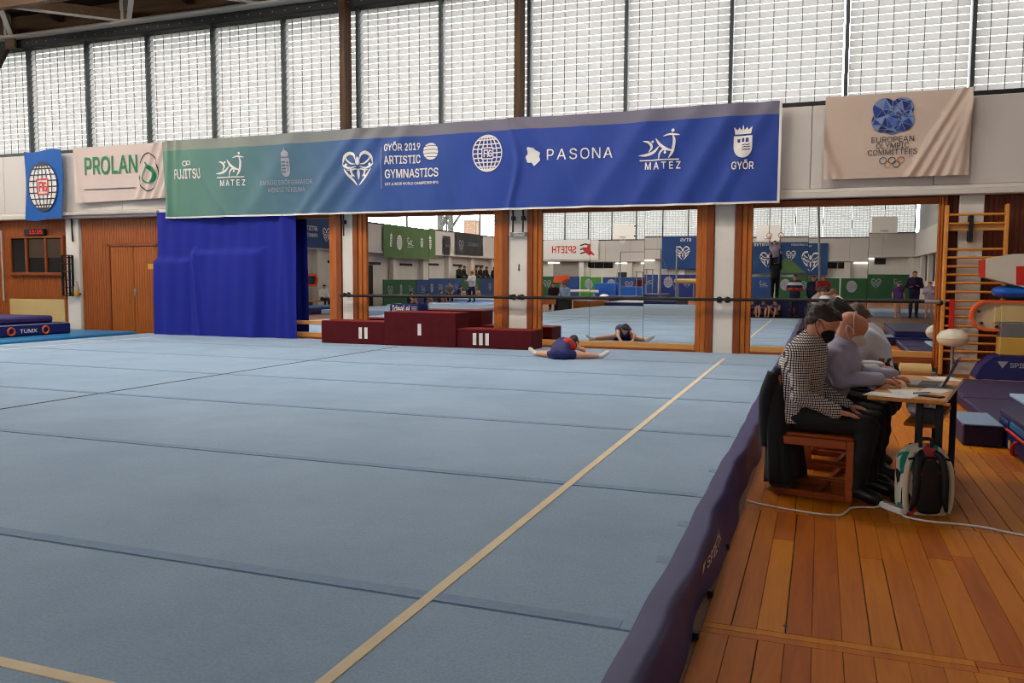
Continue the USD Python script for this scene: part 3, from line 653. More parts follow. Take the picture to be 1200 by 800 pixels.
def state_arms(s):    # tall striped shield under a crown
    sh = Polygon([(-.3, .3), (.3, .3), (.3, -.45)] + arc(0, -.45, .3, .4, 0, -180, 16)[1:])
    bars = unary_union([sbox(-.25, y, .0, y + .09) for y in (-.6, -.4, -.2, 0.0)] + [LineString([(.14, -.5), (.14, .15)]).buffer(.02), LineString([(.05, .0), (.24, .0)]).buffer(.02), LineString([(.05, -.15), (.24, -.15)]).buffer(.02)])
    cr = Polygon([(-.26, .36), (.26, .36), (.3, .6), (.12, .74), (.02, .76), (.04, .92), (-.04, .92), (-.02, .76), (-.12, .74), (-.3, .6)])
    return affinity.scale(unary_union([sh.difference(bars), cr]), s, s, origin=(0, 0))

# ------------------------------------------------------------------ the long banner
def ramp_material(name, x0, x1, stops, grey_top=None):
    n = {'g': ('geometry', {}), 's': ('separate_xyz', {}), 'k': ('map_range', {'from_min': x0, 'from_max': x1, 'clamp': True}), 'r': ('rgb_ramp', {'ramp': stops}),
         'c': ('noise_texture', {'scale': 240.0}), 'b': ('bump', {'strength': 0.1, 'distance': 0.002}), 'p': ('principled_bsdf', {'roughness': 0.62, 'specular_ior_level': 0.3, 'sheen_weight': 0.1})}
    L = [('g.position', 's.vector'), ('s.x', 'k.value'), ('k.result', 'r.fac'), ('r.color', 'p.base_color'), ('g.position', 'c.vector'), ('c.fac', 'b.height'), ('b.normal', 'p.normal')]
    return usdkit.material(stage, '/World/Looks/' + name, n, L, surface='p.BSDF')
bm = ramp_material('banner_cloth', -13.6, -0.7, [(0.0, sr(92, 134, 112)), (0.14, sr(84, 120, 118)), (0.3, sr(70, 100, 126)), (0.42, sr(50, 80, 142)), (0.6, sr(40, 66, 146)), (1.0, sr(38, 64, 142))])
def long_fold(x, z):
    x, z = np.asarray(x, float), np.asarray(z, float); o = 0.0
    t = (z - 2.78) / 1.68
    o = o + 0.05 * np.exp(-((x + 13.42 + 0.1 * (1 - t)) / 0.07) ** 2) * (1 - 0.3 * t) + 0.03 * np.exp(-((x + 13.28 - 0.12 * t) / 0.06) ** 2) * t + 0.03 * np.exp(-((x + 13.0 - 1.1 * (1 - t)) / 0.12) ** 2) * (0.3 + 0.7 * (1 - t))
    for a, k, amp, w in ((-9.4, 1.5, .03, .16), (-8.9, 1.6, .035, .2), (-8.3, 1.5, .025, .18), (-2.6, 1.1, .03, .2), (-1.9, 1.0, .03, .18), (-1.3, .9, .025, .15), (-4.6, -1.3, .03, .2), (-3.4, 1.2, .022, .2), (-10.8, 1.3, .02, .25)):
        o = o + amp * np.exp(-(((x - a) - k * (t - 0.5)) / w) ** 2)
    o = o + 0.03 * np.exp(-((x + 5.42 + 0.1 * np.sin(3 * z)) / 0.06) ** 2)
    o = o + 0.015 * np.sin(1.7 * x + 1.1 * z) + 0.008 * np.sin(5.1 * x - 2.3 * z + 1) + 0.006 * np.sin(11 * x + 5 * z)
    return -1.7 * o + 0.05 * (1 - t)
BY = D - 0.34
bn = Thing('sponsor_banner', 'very long banner fading from green to blue with white sponsor emblems above the mirrors', 'banner', (-7.15, BY, 2.78))
bn.p('cloth', sheet(-13.6, -0.7, 2.82, 4.24, long_fold, BY, 0.03, 0.006), bm, smooth=60, world=True)
bn.p('top_hem', sheet(-13.6, -0.7, 4.24, 4.45, long_fold, BY, 0.03, 0.008), ramp_material('banner_hem', -13.6, -0.7, [(0, sr(134, 140, 124)), (0.35, sr(124, 124, 124)), (0.6, sr(116, 110, 124)), (1, sr(112, 108, 124))]), smooth=60, world=True, label='grey upper hem')
bn.p('bottom_hem', sheet(-13.6, -0.7, 2.785, 2.82, long_fold, BY, 0.03, 0.006), M['print'], smooth=60, world=True, label='pale lower hem')
bn.p('side_hem', sheet(-0.73, -0.69, 2.785, 4.45, long_fold, BY - 0.002, 0.02, 0.008), M['print'], smooth=60, world=True, label='pale side hem')
def on_banner(name, m, x, z, mt=None, label=None): bn.p(name, drape(m, x, z, long_fold, BY), mt or M['print'], world=True, label=label)
on_banner('lettering', flat_text('FUJITSU', 0.2, True, width=0.72), -12.93, 3.63, label='pale FUJITSU lettering')
on_banner('emblem', flat_poly(strokes([arc(-0.03, 0, .055, .05, 0, 360, 16), arc(.06, .01, .05, .04, 0, 360, 16)], .02)), -12.94, 3.95)
on_banner('emblem', flat_poly(tumblers(0.44)), -11.82, 3.8)
on_banner('lettering', flat_text('M A T E Z', 0.12, True, width=0.62), -11.76, 3.44)
on_banner('emblem', flat_poly(state_arms(0.33)), -10.42, 3.86, M['print_grey'])
on_banner('lettering', flat_text('EMBERI ERŐFORRÁSOK', 0.09, width=1.26), -10.42, 3.42, M['print_grey'])
on_banner('lettering', flat_text('MINISZTÉRIUMA', 0.09, width=0.88), -10.42, 3.27, M['print_grey'])
on_banner('emblem', flat_poly(heart(0.42)), -8.69, 3.72)
on_banner('divider', flat_poly(sbox(-.006, -.4, .006, .4)), -8.17, 3.66, M['print_grey'])
for tx, z, h, w in (('GYŐR 2019', 4.0 - 0.02, 0.13, 0.76), ('ARTISTIC', 3.73, 0.15, 0.76), ('GYMNASTICS', 3.46, 0.16, 1.14)):
    m = flat_text(tx, h, True, width=w, center=False); on_banner('lettering', m, -8.1, z)
on_banner('lettering', flat_text('1ST JUNIOR WORLD CHAMPIONSHIPS', 0.05, True, width=1.14, center=False), -8.1, 3.32)
on_banner('emblem', flat_poly(Point(0, 0).buffer(.16).difference(strokes([arc(0, -.5, .6, .4 + k * .07, 30, 150) for k in range(8)], .012))), -7.12, 3.94)
on_banner('emblem', flat_poly(globe(.3, .33, .022)), -5.93, 3.84); on_banner('emblem', flat_poly(monogram(.23, .2, .022)), -5.93, 3.84)
P_ = Polygon([(-.1, .14), (0, .12), (.04, .08), (.12, .04), (.1, -.02), (.12, -.08), (.02, -.16), (-.02, -.1), (-.1, -.1), (-.13, -.02), (-.08, .04)])
on_banner('emblem', flat_poly(P_.buffer(.02)), -5.02, 3.75)
for i, c in enumerate('PASONA'): on_banner('letter', flat_text(c, 0.19, False), -4.68 + i * 0.21, 3.66)
on_banner('emblem', flat_poly(tumblers(0.44)), -2.72, 3.76); on_banner('lettering', flat_text('M A T E Z', 0.12, True, width=0.62), -2.65, 3.42)
on_banner('emblem', flat_poly(crown_crest(0.36)), -1.3, 3.8); on_banner('lettering', flat_text('GYŐR', 0.12, True, width=0.36), -1.3, 3.36)

# the other banners over the mirror wall
def small_banner(name, label, x0, x1, z0, z1, m, seed, amp=0.02, y=D - 0.2, edge=None, extra=None):
    t = Thing(name, label, 'banner', ((x0 + x1) / 2, y, z0)); f0 = folds(seed, amp); fn = (lambda x, z: f0(x, z) + extra(x, z)) if extra else f0
    t.p('cloth', sheet(x0, x1, z0, z1, fn, y, 0.03, 0.005, edge), m, smooth=60, world=True); t.fn, t.y = fn, y
    def put(nm, g, x, z, mt, label=None): t.p(nm, drape(g, x, z, fn, y), mt, world=True, label=label)
    t.put = put; return t
cream = mat('cream_cloth', sr(204, 184, 174), 0.85, 0.03, 2, sheen=0.1)
fig = small_banner('federation_flag', 'blue flag with a white globe emblem hanging on the far left', -17.78, -16.62, 2.84, 4.44, mat('flag_blue', sr(6, 84, 160), 0.7, 0.05, 3), 4, 0.02, D - 0.26,
                   edge=lambda x, z: (x + 0.035 * np.sin(2.2 * (z - 2.84)) * (1 if True else 0) - 0.05 * (4.44 - z) / 1.6, z - 0.03 * np.sin((x + 17.78) / 1.16 * 3.14 * 2)))
gl = Polygon(arc(0, 0, .46, .56, 0, 360, 48)); fig.put('globe_disc', flat_poly(gl), -17.21, 3.6, M['print']); 
def fig_on(nm, g, mt, off): fig.p(nm, drape(g, -17.21, 3.6, fig.fn, fig.y, off + .012), mt, world=True)
fig_on('globe_lines', flat_poly(globe(.46, .56, .026)), M['dark_print'], 0.01); fig_on('monogram', flat_poly(monogram(.36, .34, .035)), M['red'], 0.013)
pro = small_banner('sponsor_banner', 'cream PROLAN banner left of the long banner', -16.29, -13.5, 3.2, 4.46, cream, 8, 0.015, D - 0.2,
                   extra=lambda x, z: -sum(0.055 * np.exp(-(((x - a) - 0.45 * (z - 3.2)) / 0.07) ** 2) for a in (-14.45, -14.2, -13.98, -13.75)) - 0.03 * np.exp(-(((x + 16.15) + 0.1 * (z - 3.2)) / 0.08) ** 2),
                   edge=lambda x, z: (x, z + 0.05 * (z < 3.9) * (3.9 - z) / 0.7 * np.clip((x + 16.3) / 2.8, 0, 1)))
pro.put('lettering', flat_text('PROLAN', 0.38, True, width=1.55), -15.2, 3.84, M['green_print'], 'green PROLAN lettering')
pro.put('underline', flat_poly(sbox(-.75, -.008, .75, .008)), -15.25, 3.5, M['dark_print'])
pro.put('emblem', flat_poly(strokes([arc(0, 0, .28, .42, 20, 150), arc(0, 0, .28, .42, 190, 330), arc(0, 0, .28, .42, -25, 20)], .022)), -14.1, 3.83, M['dark_print'])
pro.put('emblem', flat_poly(unary_union([swoosh([(-.12, .22), (.02, .1), (.16, -.02), (.16, -.16), (.02, -.26)], .1), strokes([[(-.14, -.1), (-.05, .12)], [(-.2, -.14), (-.1, .1)], arc(-.02, -.12, .12, .12, 180, 330)], .03)])), -14.1, 3.83, M['green_print'])
oec = small_banner('olympic_banner', 'cream cloth banner with a blue mosaic flower hanging over the right mirror', -0.02, 2.1, 3.15, 4.48, mat('cream_cloth2', sr(198, 176, 160), 0.85, 0.03, 2, sheen=0.1), 12, 0.012, D - 0.2,
                   extra=lambda x, z: -sum(0.05 * np.exp(-(((x - a) - c * (z - 3.15)) / 0.06) ** 2) for a, c in ((1.25, .55), (1.45, .5), (1.62, .42), (1.8, .3), (1.95, .15), (0.05, -.15), (0.2, -.4))))
fl4 = unary_union([Point(x, y).buffer(.17) for x, y in ((-.13, .11), (.13, .11), (.14, -.08), (-.14, -.08))] + [sbox(-.2, -.2, .2, .2), Point(0, -.16).buffer(.13)])
rg = np.random.default_rng(2); pts = rg.uniform(-.33, .33, (46, 2)); from scipy.spatial import Voronoi, Delaunay
tri = Delaunay(pts); blues = [mat(f'mosaic_{i}', sr(*c), 0.7) for i, c in enumerate([(24, 34, 96), (40, 60, 140), (70, 100, 170), (120, 140, 180), (30, 44, 110)])]
cells = [[] for _ in blues]
for i, s_ in enumerate(tri.simplices):
    g = Polygon(pts[s_]).buffer(-.006).intersection(fl4)
    if g.area > 1e-4: cells[int(rg.integers(0, 5))].append(g)
oec.put('flower_ground', flat_poly(fl4), 0.99, 4.12, mat('mosaic_ground', sr(120, 138, 176), 0.7))
for c, m in zip(cells, blues):
    if c: 
        for g in c: oec.p('mosaic_piece', drape(flat_poly(g), 0.99, 4.12, oec.fn, oec.y, 0.02), m, world=True)
for i, (tx, w) in enumerate((('EUROPEAN', .62), ('OLYMPIC', .48), ('COMMITTEES', .72))): oec.put('lettering', flat_text(tx, 0.085, False, width=w), 1.0, 3.71 - 0.1 * i, M['dark_print'])
for i, (dx, dz, c) in enumerate(((-.13, 0, (60, 90, 130)), (0, 0, (40, 40, 44)), (.13, 0, (180, 90, 70)), (-.065, -.06, (190, 140, 80)), (.065, -.06, (50, 100, 80)))):
    oec.put('ring', flat_poly(Point(dx, dz).buffer(.056).difference(Point(dx, dz).buffer(.044))), 1.0, 3.42, mat(f'ring_{i}', sr(*c), 0.7))

# bright blue curtain hung over the first mirror
def curtain_fold(x, z):
    x, z = np.asarray(x, float), np.asarray(z, float); t = np.clip((z - 0.23) / 2.7, 0, 1)
    o = 0.05 * np.exp(-((x + 10.45 + 0.12 * t) / 0.09) ** 2) + 0.05 * np.exp(-((x + 10.72 - 0.1 * t) / 0.08) ** 2) + 0.04 * np.exp(-((x + 12.95 - 0.25 * (1 - t)) / 0.05) ** 2) * (t < 0.72) + 0.03 * np.exp(-((x + 11.3 - 0.28 * t) / 0.1) ** 2) * (t < .7)
    o = o + 0.022 * np.sin(3.1 * x + 0.6 * np.sin(2 * z)) + 0.012 * np.sin(9.3 * x + 1.5 * z) * (1 - t) + 0.008 * np.sin(17 * x - z)
    box = 1 / (1 + np.exp(-(x + 12.98) * 40)) * 1 / (1 + np.exp((x + 11.2) * 25)); low = 1 / (1 + np.exp((z - 2.06) * 45))
    o = o + 0.09 * box * low + 0.1 * (1 / (1 + np.exp((z - 1.88) * 45))) * (1 / (1 + np.exp((x + 13.0) * 40)))
    return -o
cu = Thing('cloth_cover', 'bright blue cloth curtain covering the mirror left of the podium', 'curtain', (-12.2, D - 0.2, MT))
cu.p('cloth', sheet(-13.93, -10.3, 0.225, 2.93, curtain_fold, D - 0.2, 0.03, 0.006, edge=lambda x, z: (x - 0.05 * np.clip((-11.5 - x) / 2.6, 0, 1) * np.clip((1.95 - z) / 0.1, 0, 1), z)), mat('curtain_blue', sr(8, 24, 134), 0.8, 0.06, 2), smooth=60, world=True)
# ------------------------------------------------------------------ winners' podium
pd = Thing('winners_podium', 'dark red carpeted winners podium with white Roman numerals below the mirror', 'podium', (-7.0, 14.4, MT))
yb = 14.68
for x0, x1, top, num in ((-9.25, -7.83, 0.655, 2), (-7.83, -6.32, 0.855, 1), (-6.32, -4.84, 0.565, 3)):
    yf = 14.07 - (0.03 if num == 1 else 0)
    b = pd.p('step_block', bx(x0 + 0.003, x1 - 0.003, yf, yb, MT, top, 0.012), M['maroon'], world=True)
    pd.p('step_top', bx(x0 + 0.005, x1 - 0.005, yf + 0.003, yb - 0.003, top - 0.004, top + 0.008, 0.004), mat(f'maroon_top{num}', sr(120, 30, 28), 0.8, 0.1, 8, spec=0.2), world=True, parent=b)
    cx = {2: -8.3, 1: -7.07, 3: -5.83}[num]; hz = (MT + top) / 2
    for k in range(num):
        xx = cx + (k - (num - 1) / 2) * 0.125; pd.p('numeral_stroke', bx(xx - 0.036, xx + 0.036, yf - 0.004, yf + 0.002, hz - 0.11, hz + 0.11, 0.001), M['print'], world=True, label='white numeral stroke', parent=b)
sb = Thing('sign_board', 'small blue board with white lettering behind the top podium step', 'sign', (-7.72, 14.76, MT))
sb.p('board', prism(rrect(-8.08, -7.46, 0.30, 0.99, 0.04), 0.025, 'xz', 14.75), M['navy'], world=True)
lt = flat_text('Ideal el', 0.12, True, width=0.4); v = lt.vertices
sb.p('lettering', trimesh.Trimesh(np.c_[v[:, 0] - 7.83, np.full(len(v), 14.745), v[:, 1] + 0.84], lt.faces, process=False), M['print'], world=True)
sb.p('text_lines', cat_([bx(-7.6, -7.48, 14.745, 14.752, z, z + 0.014, 0) for z in (0.84, 0.87, 0.9, 0.93)]), M['print_grey'], world=True)
for x in (-8.0, -7.54): sb.p('foot', bx(x - 0.03, x + 0.03, 14.71, 14.81, MT, MT + 0.12, 0.004), M['dark_metal'], world=True)

# ------------------------------------------------------------------ left: stacked mats, clock, wall cage
def ring_handle(x, y, z, axis='x', r=0.075):
    m = trimesh.creation.torus(r, 0.02, major_sections=22, minor_sections=8)
    return moved(orient(m, [1, 0, 0] if axis == 'x' else [0, -1, 0]), (x, y, z))
def wall_text(tx, h, w, x, y, z, axis='x', bold=True):
    """flat lettering on a face that looks along +x (axis x) or -x, -y, +y"""
    m = flat_text(tx, h, bold, width=w); v = m.vertices; o = np.zeros(len(v))
    P = {'x': np.c_[o + x, y + v[:, 0], z + v[:, 1]], '-x': np.c_[o + x, y - v[:, 0], z + v[:, 1]], '-y': np.c_[x + v[:, 0], o + y, z + v[:, 1]], '+y': np.c_[x - v[:, 0], o + y, z + v[:, 1]]}[axis]
    return trimesh.Trimesh(P, m.faces, process=False)
lm = Thing('crash_mat', 'low turquoise floor mat under the blue mats on the far left', 'mat', (-16.6, 11.8, 0))
lm.p('cover', bx(-18.6, -14.52, 9.0, 14.7, 0.0, 0.27, 0.03), M['turq'], world=True)
lm.p('edge_trim', bx(-14.52, -14.505, 9.0, 14.7, 0.0, 0.1, 0.002), M['oak_x'], world=True, label='brown lower edge')
lm2 = Thing('crash_mat', 'navy blue mat with two orange ring handles and pale lettering on the far left', 'mat', (-16.9, 11.8, 0.27))
lm2.p('cover', bx(-18.4, -15.35, 9.2, 13.65, 0.27, 0.51, 0.03), M['navy'], world=True)
lm2.p('piping', cat_([tube([(-15.35, 9.25, 0.5), (-15.35, 13.6, 0.5)], 0.009, 6)]), M['print_grey'], world=True)
lm2.p('lettering', wall_text('TUMX', 0.075, 0.4, -15.343, 12.6, 0.34), M['print'], world=True)
for y in (12.2, 13.0): lm2.p('ring_handle', ring_handle(-15.34, y, 0.38), M['orange'], world=True, smooth=True)
lm3 = Thing('crash_mat', 'thinner dark blue mat lying on top of the navy mat on the far left', 'mat', (-16.9, 11.5, 0.51))
lm3.p('cover', bx(-18.5, -15.62, 9.0, 13.45, 0.51, 0.66, 0.04), M['purple'], world=True)
ck = Thing('led_clock', 'black wall clock with glowing red digits above the small window', 'clock', (-17.85, D - 0.02, 2.49))
ck.p('case', bx(-18.17, -17.52, D - 0.06, D + 0.03, 2.49, 2.64, 0.008), M['blackish'], world=True)
ck.p('digits', wall_text('15:25', 0.09, 0.42, -17.78, D - 0.063, 2.52, '-y'), glow('led_red', (1.0, 0.03, 0.02), 0.9), world=True)
cg = Thing('wall_cage', 'narrow black wire cage fixed to the white pier on the left', 'cage', (-16.72, D - 0.1, 1.05))
for x in (-16.88, -16.66, -16.56): cg.p('upright_bar', bx(x - 0.012, x + 0.012, D - 0.16, D - 0.1, 1.05, 2.0, 0.004), M['blackish'], world=True)
for z in (1.05, 1.24, 1.42, 1.62, 1.8, 2.0): cg.p('cross_wire', bx(-16.88, -16.56, D - 0.15, D - 0.125, z - 0.012, z + 0.012, 0.003), M['blackish'], world=True)
for z in (1.1, 1.95): cg.p('wall_arm', bx(-16.74, -16.7, D - 0.13, D - 0.02, z - 0.015, z + 0.015, 0.003), M['blackish'], world=True)
cb = Thing('bottle', 'small bottle with a yellow base tucked into the wall cage', 'bottle', (-16.49, D - 0.1, 1.06))
cb.p('bottle_body', lathe([(0, 0), (0.05, 0), (0.055, 0.02), (0.055, 0.2), (0.02, 0.28), (0.02, 0.32), (0, 0.32)], 16), mat('bottle_clear', sr(160, 150, 140), 0.3), smooth=40)
cb.p('bottle_base', lathe([(0, -0.004), (0.058, -0.004), (0.058, 0.1), (0.05, 0.101)], 16), mat('bottle_yellow', sr(200, 150, 40), 0.5), smooth=40)
cb.p('holder', bx(-0.06, 0.06, 0.03, 0.08, 0.02, 0.05, 0.003), M['blackish'])
solo('wall_pipe', cat_([tube([(-16.62, D - 0.06, 2.9), (-16.6, D - 0.07, 2.5), (-16.6, D - 0.06, 2.32)], 0.02, 8)]), M['dark_metal'], 'short dark cable pipe on the white pier above the wire cage', 'pipe')

# ------------------------------------------------------------------ right: wall bars, band, mushroom trainer, vault, mats
wb = Thing('wall_bars', 'tall wooden wall bars fixed to the white pier on the right', 'wall bars', (2.24, 14.82, 0))
for x in (1.83, 2.66): wb.p('upright', bx(x - 0.025, x + 0.025, 14.72, 14.86, 0.0, 2.69, 0.008), M['oak_bar'], world=True)
for z in (2.54, 2.4, 2.0, 1.87, 1.73, 1.6, 1.47, 1.33, 1.19, 1.07, 0.94, 0.79, 0.65, 0.52, 0.39, 0.26):
    wb.p('rung', rod((1.82, 14.77, z), (2.67, 14.77, z), 0.019, 10), M['oak_bar'], world=True, smooth=40)
wb.p('back_board', bx(1.85, 2.64, 14.80, 14.84, 2.29, 2.39, 0.006), M['oak_pale'], world=True)
wb.p('fixing_plate', cat_([bx(2.14, 2.2, 14.74, 14.91, 2.12, 2.52, 0.004)]), M['blackish'], world=True, label='black steel fixing plate')
wb.p('foot_plate', cat_([bx(x - 0.04, x + 0.04, 14.7, 14.92, 0.0, 0.02, 0.003) for x in (1.83, 2.66)]), M['dark_metal'], world=True)
bs = folds(3, 0.008, 3)
solo('fabric_band', sheet(1.91, 1.99, 0.47, 1.215, bs, 14.735, 0.03, 0.006), M['red'], 'red fabric band hanging from a rung of the wall bars', 'band', smooth=60)
mu = Thing('mushroom_trainer', 'white padded mushroom trainer on a thin steel post before the wall bars', 'gym apparatus', (1.92, 14.25, 0))
mu.p('cushion', lathe([(0, 0.5), (0.06, 0.5), (0.14, 0.515), (0.2, 0.55), (0.225, 0.61), (0.22, 0.66), (0.19, 0.71), (0.12, 0.755), (0.05, 0.77), (0, 0.772)], 40), mat('cushion_white', sr(216, 206, 186), 0.6, 0.04, 6), smooth=50)
mu.p('seam', trimesh.creation.torus(0.2275, 0.004, major_sections=40, minor_sections=6).apply_translation((0, 0, 0.625)), M['beige'])
mu.p('post', rod((0, 0, 0.02), (0, 0, 0.51), 0.024, 14), M['steel'], smooth=40)
mu.p('height_pin', rod((-0.05, 0, 0.25), (0.05, 0, 0.25), 0.012, 8), M['dark_metal'])
mu.p('base_disc', lathe([(0, 0), (0.21, 0), (0.21, 0.012), (0.06, 0.03), (0, 0.03)], 32), M['steel'], smooth=30)
solo('foam_roll', tube([(1.2, 14.5, 0.101), (1.22, 14.5, 0.101), (1.66, 14.5, 0.101), (1.68, 14.5, 0.101)], [0.03, 0.1, 0.1, 0.03], 18), M['beige'], 'beige padded roll lying on the floor under the right mirror', 'roll', smooth=40)
solo('floor_plank', bx(0.9, 1.75, 14.62, 14.72, 0, 0.05, 0.008), M['white_steel'], 'white low beam lying along the wall below the right mirror', 'beam')

vt = Thing('vaulting_table', 'vaulting table on a dark blue SPIETH padded base at the right edge', 'vaulting table', (2.9, 14.1, 0))
vt.p('floor_frame', cat_([bx(2.14, 4.0, 13.74, 13.82, 0, 0.06, 0.01), bx(2.2, 4.0, 14.36, 14.44, 0, 0.06, 0.01), bx(2.19, 2.27, 13.74, 14.44, 0.0, 0.06, 0.01)]), M['oak_pale'], world=True, label='pale wooden floor frame')
dp = Polygon([(2.18, 0.06), (2.18, 0.1), (2.26, 0.26), (2.4, 0.39), (2.52, 0.42), (3.5, 0.42), (3.68, 0.36), (3.84, 0.1), (3.84, 0.06)]).buffer(-0.02).buffer(0.02)
vt.p('base_pad', prism(dp, 0.5, 'xz', 13.8), M['navy'], world=True, label='dark blue padded base cover')
tri_ = flat_poly(Polygon([(-.07, .05), (.07, .05), (0, -.05)])); tri_.vertices = np.c_[tri_.vertices[:, 0] + 2.52, np.full(len(tri_.vertices), 13.795), tri_.vertices[:, 1] + 0.285]
vt.p('emblem', tri_, M['print_grey'], world=True); vt.p('lettering', wall_text('SPIETH', 0.065, 0.33, 2.78, 13.795, 0.25, '-y'), M['print_grey'], world=True)
vt.p('column_sleeve', bx(2.49, 2.82, 13.9, 14.2, 0.42, 0.68, 0.01), mat('sleeve_yellow', sr(196, 150, 60), 0.55), world=True, label='yellow lower column sleeve')
vt.p('column', bx(2.5, 2.81, 13.91, 14.19, 0.68, 0.9, 0.008), mat('sleeve_grey', sr(110, 106, 104), 0.45), world=True)
pl = rrect(2.11, 3.9, 0.76, 1.22, 0.225, 10)
vt.p('top_shell', prism(pl.difference(pl.buffer(-0.035)), 0.2, 'xz', 13.98), M['orange'], world=True, label='orange padded rim')
vt.p('underside', prism(pl.buffer(-0.033), 0.12, 'xz', 14.04), mat('underside', sr(196, 176, 140), 0.6, 0.06, 4), world=True)
for x, z in ((2.22, 1.05), (2.26, 0.88), (2.46, 0.83)): vt.p('bolt', rod((x, 14.0, z), (x, 14.045, z), 0.022, 10), M['dark_metal'], world=True)
vt.p('bracket', cat_([bx(2.42, 2.5, 13.97, 14.05, 0.9, 1.12, 0.006), bx(2.5, 2.85, 13.95, 14.05, 0.9, 1.14, 0.01), bx(2.9, 3.4, 13.98, 14.05, 0.92, 1.12, 0.006)]), M['beige'], world=True)
pad = tube([(2.42, 14.2, 1.33), (2.5, 14.2, 1.345), (2.7, 14.2, 1.33), (3.6, 14.2, 1.31)], [0.05, 0.09, 0.1, 0.1], 16, 4, flat=2.4)
solo('foam_pad', pad, M['blue_vinyl'], 'bright blue rounded pad lying on the vaulting table', 'pad', smooth=50)
ww = Thing('vault_body', 'white upholstered vault body with red panels resting on the blue pad', 'gym apparatus', (2.9, 14.2, 1.42))
wp = Polygon([(2.28, 1.56), (2.27, 1.83), (2.62, 1.9), (3.9, 1.92), (3.9, 1.4), (2.8, 1.41)])
ww.p('body', prism(wp.buffer(-0.02).buffer(0.02), 0.42, 'xz', 14.0), mat('vault_white', sr(206, 194, 178), 0.55, 0.04, 3), world=True)
ww.p('end_panel', prism(Polygon([(2.255, 1.57), (2.245, 1.82), (2.285, 1.83), (2.295, 1.56)]), 0.4, 'xz', 14.01), M['red'], world=True, label='red end panel')
ww.p('side_panel', prism(Polygon([(2.68, 1.45), (2.67, 1.72), (3.2, 1.74), (3.2, 1.44)]), 0.01, 'xz', 13.992), M['red'], world=True, label='red side panel')

ma = Thing('floor_mat', 'large dark purple landing mat on the wooden floor at the right', 'mat', (2.9, 10.8, 0))
ma.p('cover', bx(1.62, 5.0, 8.95, 13.1, 0, 0.13, 0.02), M['purple_mat'], world=True)
ma.p('seam_flap', cat_([bx(1.62, 5.0, 11.0, 11.012, 0.125, 0.134, 0.001)]), M['blackish'], world=True)
solo('gym_mat', bx(2.15, 3.4, 9.9, 11.3, 0.13, 0.17, 0.01), M['lightmat'], 'small pale grey mat lying on the large purple mat', 'mat')
st = Thing('mat_stack', 'stack of purple and turquoise mats with a red edge at the right', 'mat stack', (2.9, 6.9, 0))
st.p('lower_mat', bx(1.61, 4.6, 5.2, 8.92, 0, 0.165, 0.015), M['navy'], world=True)
st.p('red_piping', tube([(1.61, 5.2, 0.172), (1.61, 8.5, 0.172)], 0.014, 8), M['red'], world=True, smooth=True)
st.p('middle_mat', bx(1.63, 4.6, 5.2, 8.5, 0.18, 0.25, 0.01), M['turq'], world=True, label='turquoise middle mat')
st.p('top_mat', bx(1.62, 4.6, 5.2, 8.9, 0.255, 0.31, 0.012), M['purple_mat'], world=True)
st.p('corner_block', bx(1.62, 4.6, 8.5, 8.9, 0.168, 0.25, 0.01), M['navy'], world=True)
st.p('handle_loop', tube([(1.6, 8.0, 0.14), (1.57, 8.0, 0.12), (1.565, 8.0, 0.05), (1.6, 8.0, 0.03)], 0.016, 8, 4), M['red'], world=True, smooth=True, label='red loop handle')
st.p('lettering', wall_text('TMX', 0.085, 0.44, 1.605, 7.55, 0.045, '-x'), M['print'], world=True)
st.p('tag', bx(1.6, 1.606, 8.28, 8.36, 0.03, 0.1, 0.001), M['beige'], world=True)
fb = Thing('foam_block', 'dark purple foam block with a pale top and red handle on the floor', 'foam block', (1.42, 8.9, 0))
fb.p('block', bx(1.26, 1.59, 8.5, 9.3, 0, 0.19, 0.012), M['purple_mat'], world=True)
fb.p('top_cover', bx(1.262, 1.588, 8.502, 9.298, 0.186, 0.2, 0.004), mat('pale_blue_top', sr(120, 140, 168), 0.7, 0.05, 6), world=True, label='pale blue top')
fb.p('handle_strap', tube([(1.262, 9.05, 0.16), (1.235, 9.02, 0.14), (1.235, 8.96, 0.06), (1.262, 8.93, 0.04)], 0.014, 8, 4), M['red'], world=True, smooth=True, label='red strap handle')

# ------------------------------------------------------------------ the scorers' table and what lies on and around it
TH = math.radians(-12)
tb = Thing('school_table', 'plain wooden scorers table on dark metal legs beside the seated men', 'table', (0.31, 5.98, 0), TH)
W_, L_ = 0.47, 1.5
tb.p('tabletop', bx(0, W_, 0, L_, 0.712, 0.74, 0.006), wood('table_wood', sr(176, 110, 44), sr(204, 140, 66), 'y', 0.4, 14))
tb.p('shelf', bx(0.2, W_ - 0.06, 0.24, L_ - 0.26, 0.52, 0.545, 0.004), wood('shelf_wood', sr(150, 82, 26), sr(180, 106, 40), 'y', 0.5, 14))
for x, y in ((0.3, 0.2), (W_ - 0.05, 0.2), (0.3, L_ - 0.2), (W_ - 0.05, L_ - 0.2)): tb.p('leg', bx(x - 0.022, x + 0.022, y - 0.022, y + 0.022, 0, 0.712, 0.004), M['blackish'])
for y in (0.2, L_ - 0.2):
    tb.p('foot_rail', bx(0.14, W_ - 0.02, y - 0.02, y + 0.02, 0.0, 0.035, 0.005), M['blackish']); tb.p('side_rail', bx(0.3, W_ - 0.05, y - 0.015, y + 0.015, 0.56, 0.66, 0.004), M['blackish'])
def on_table(u, v, z=0.74):
    c, s = math.cos(TH), math.sin(TH); return (0.31 + c * u - s * v, 5.98 + s * u + c * v, z)
paper = mat('paper', sr(222, 216, 206), 0.8)
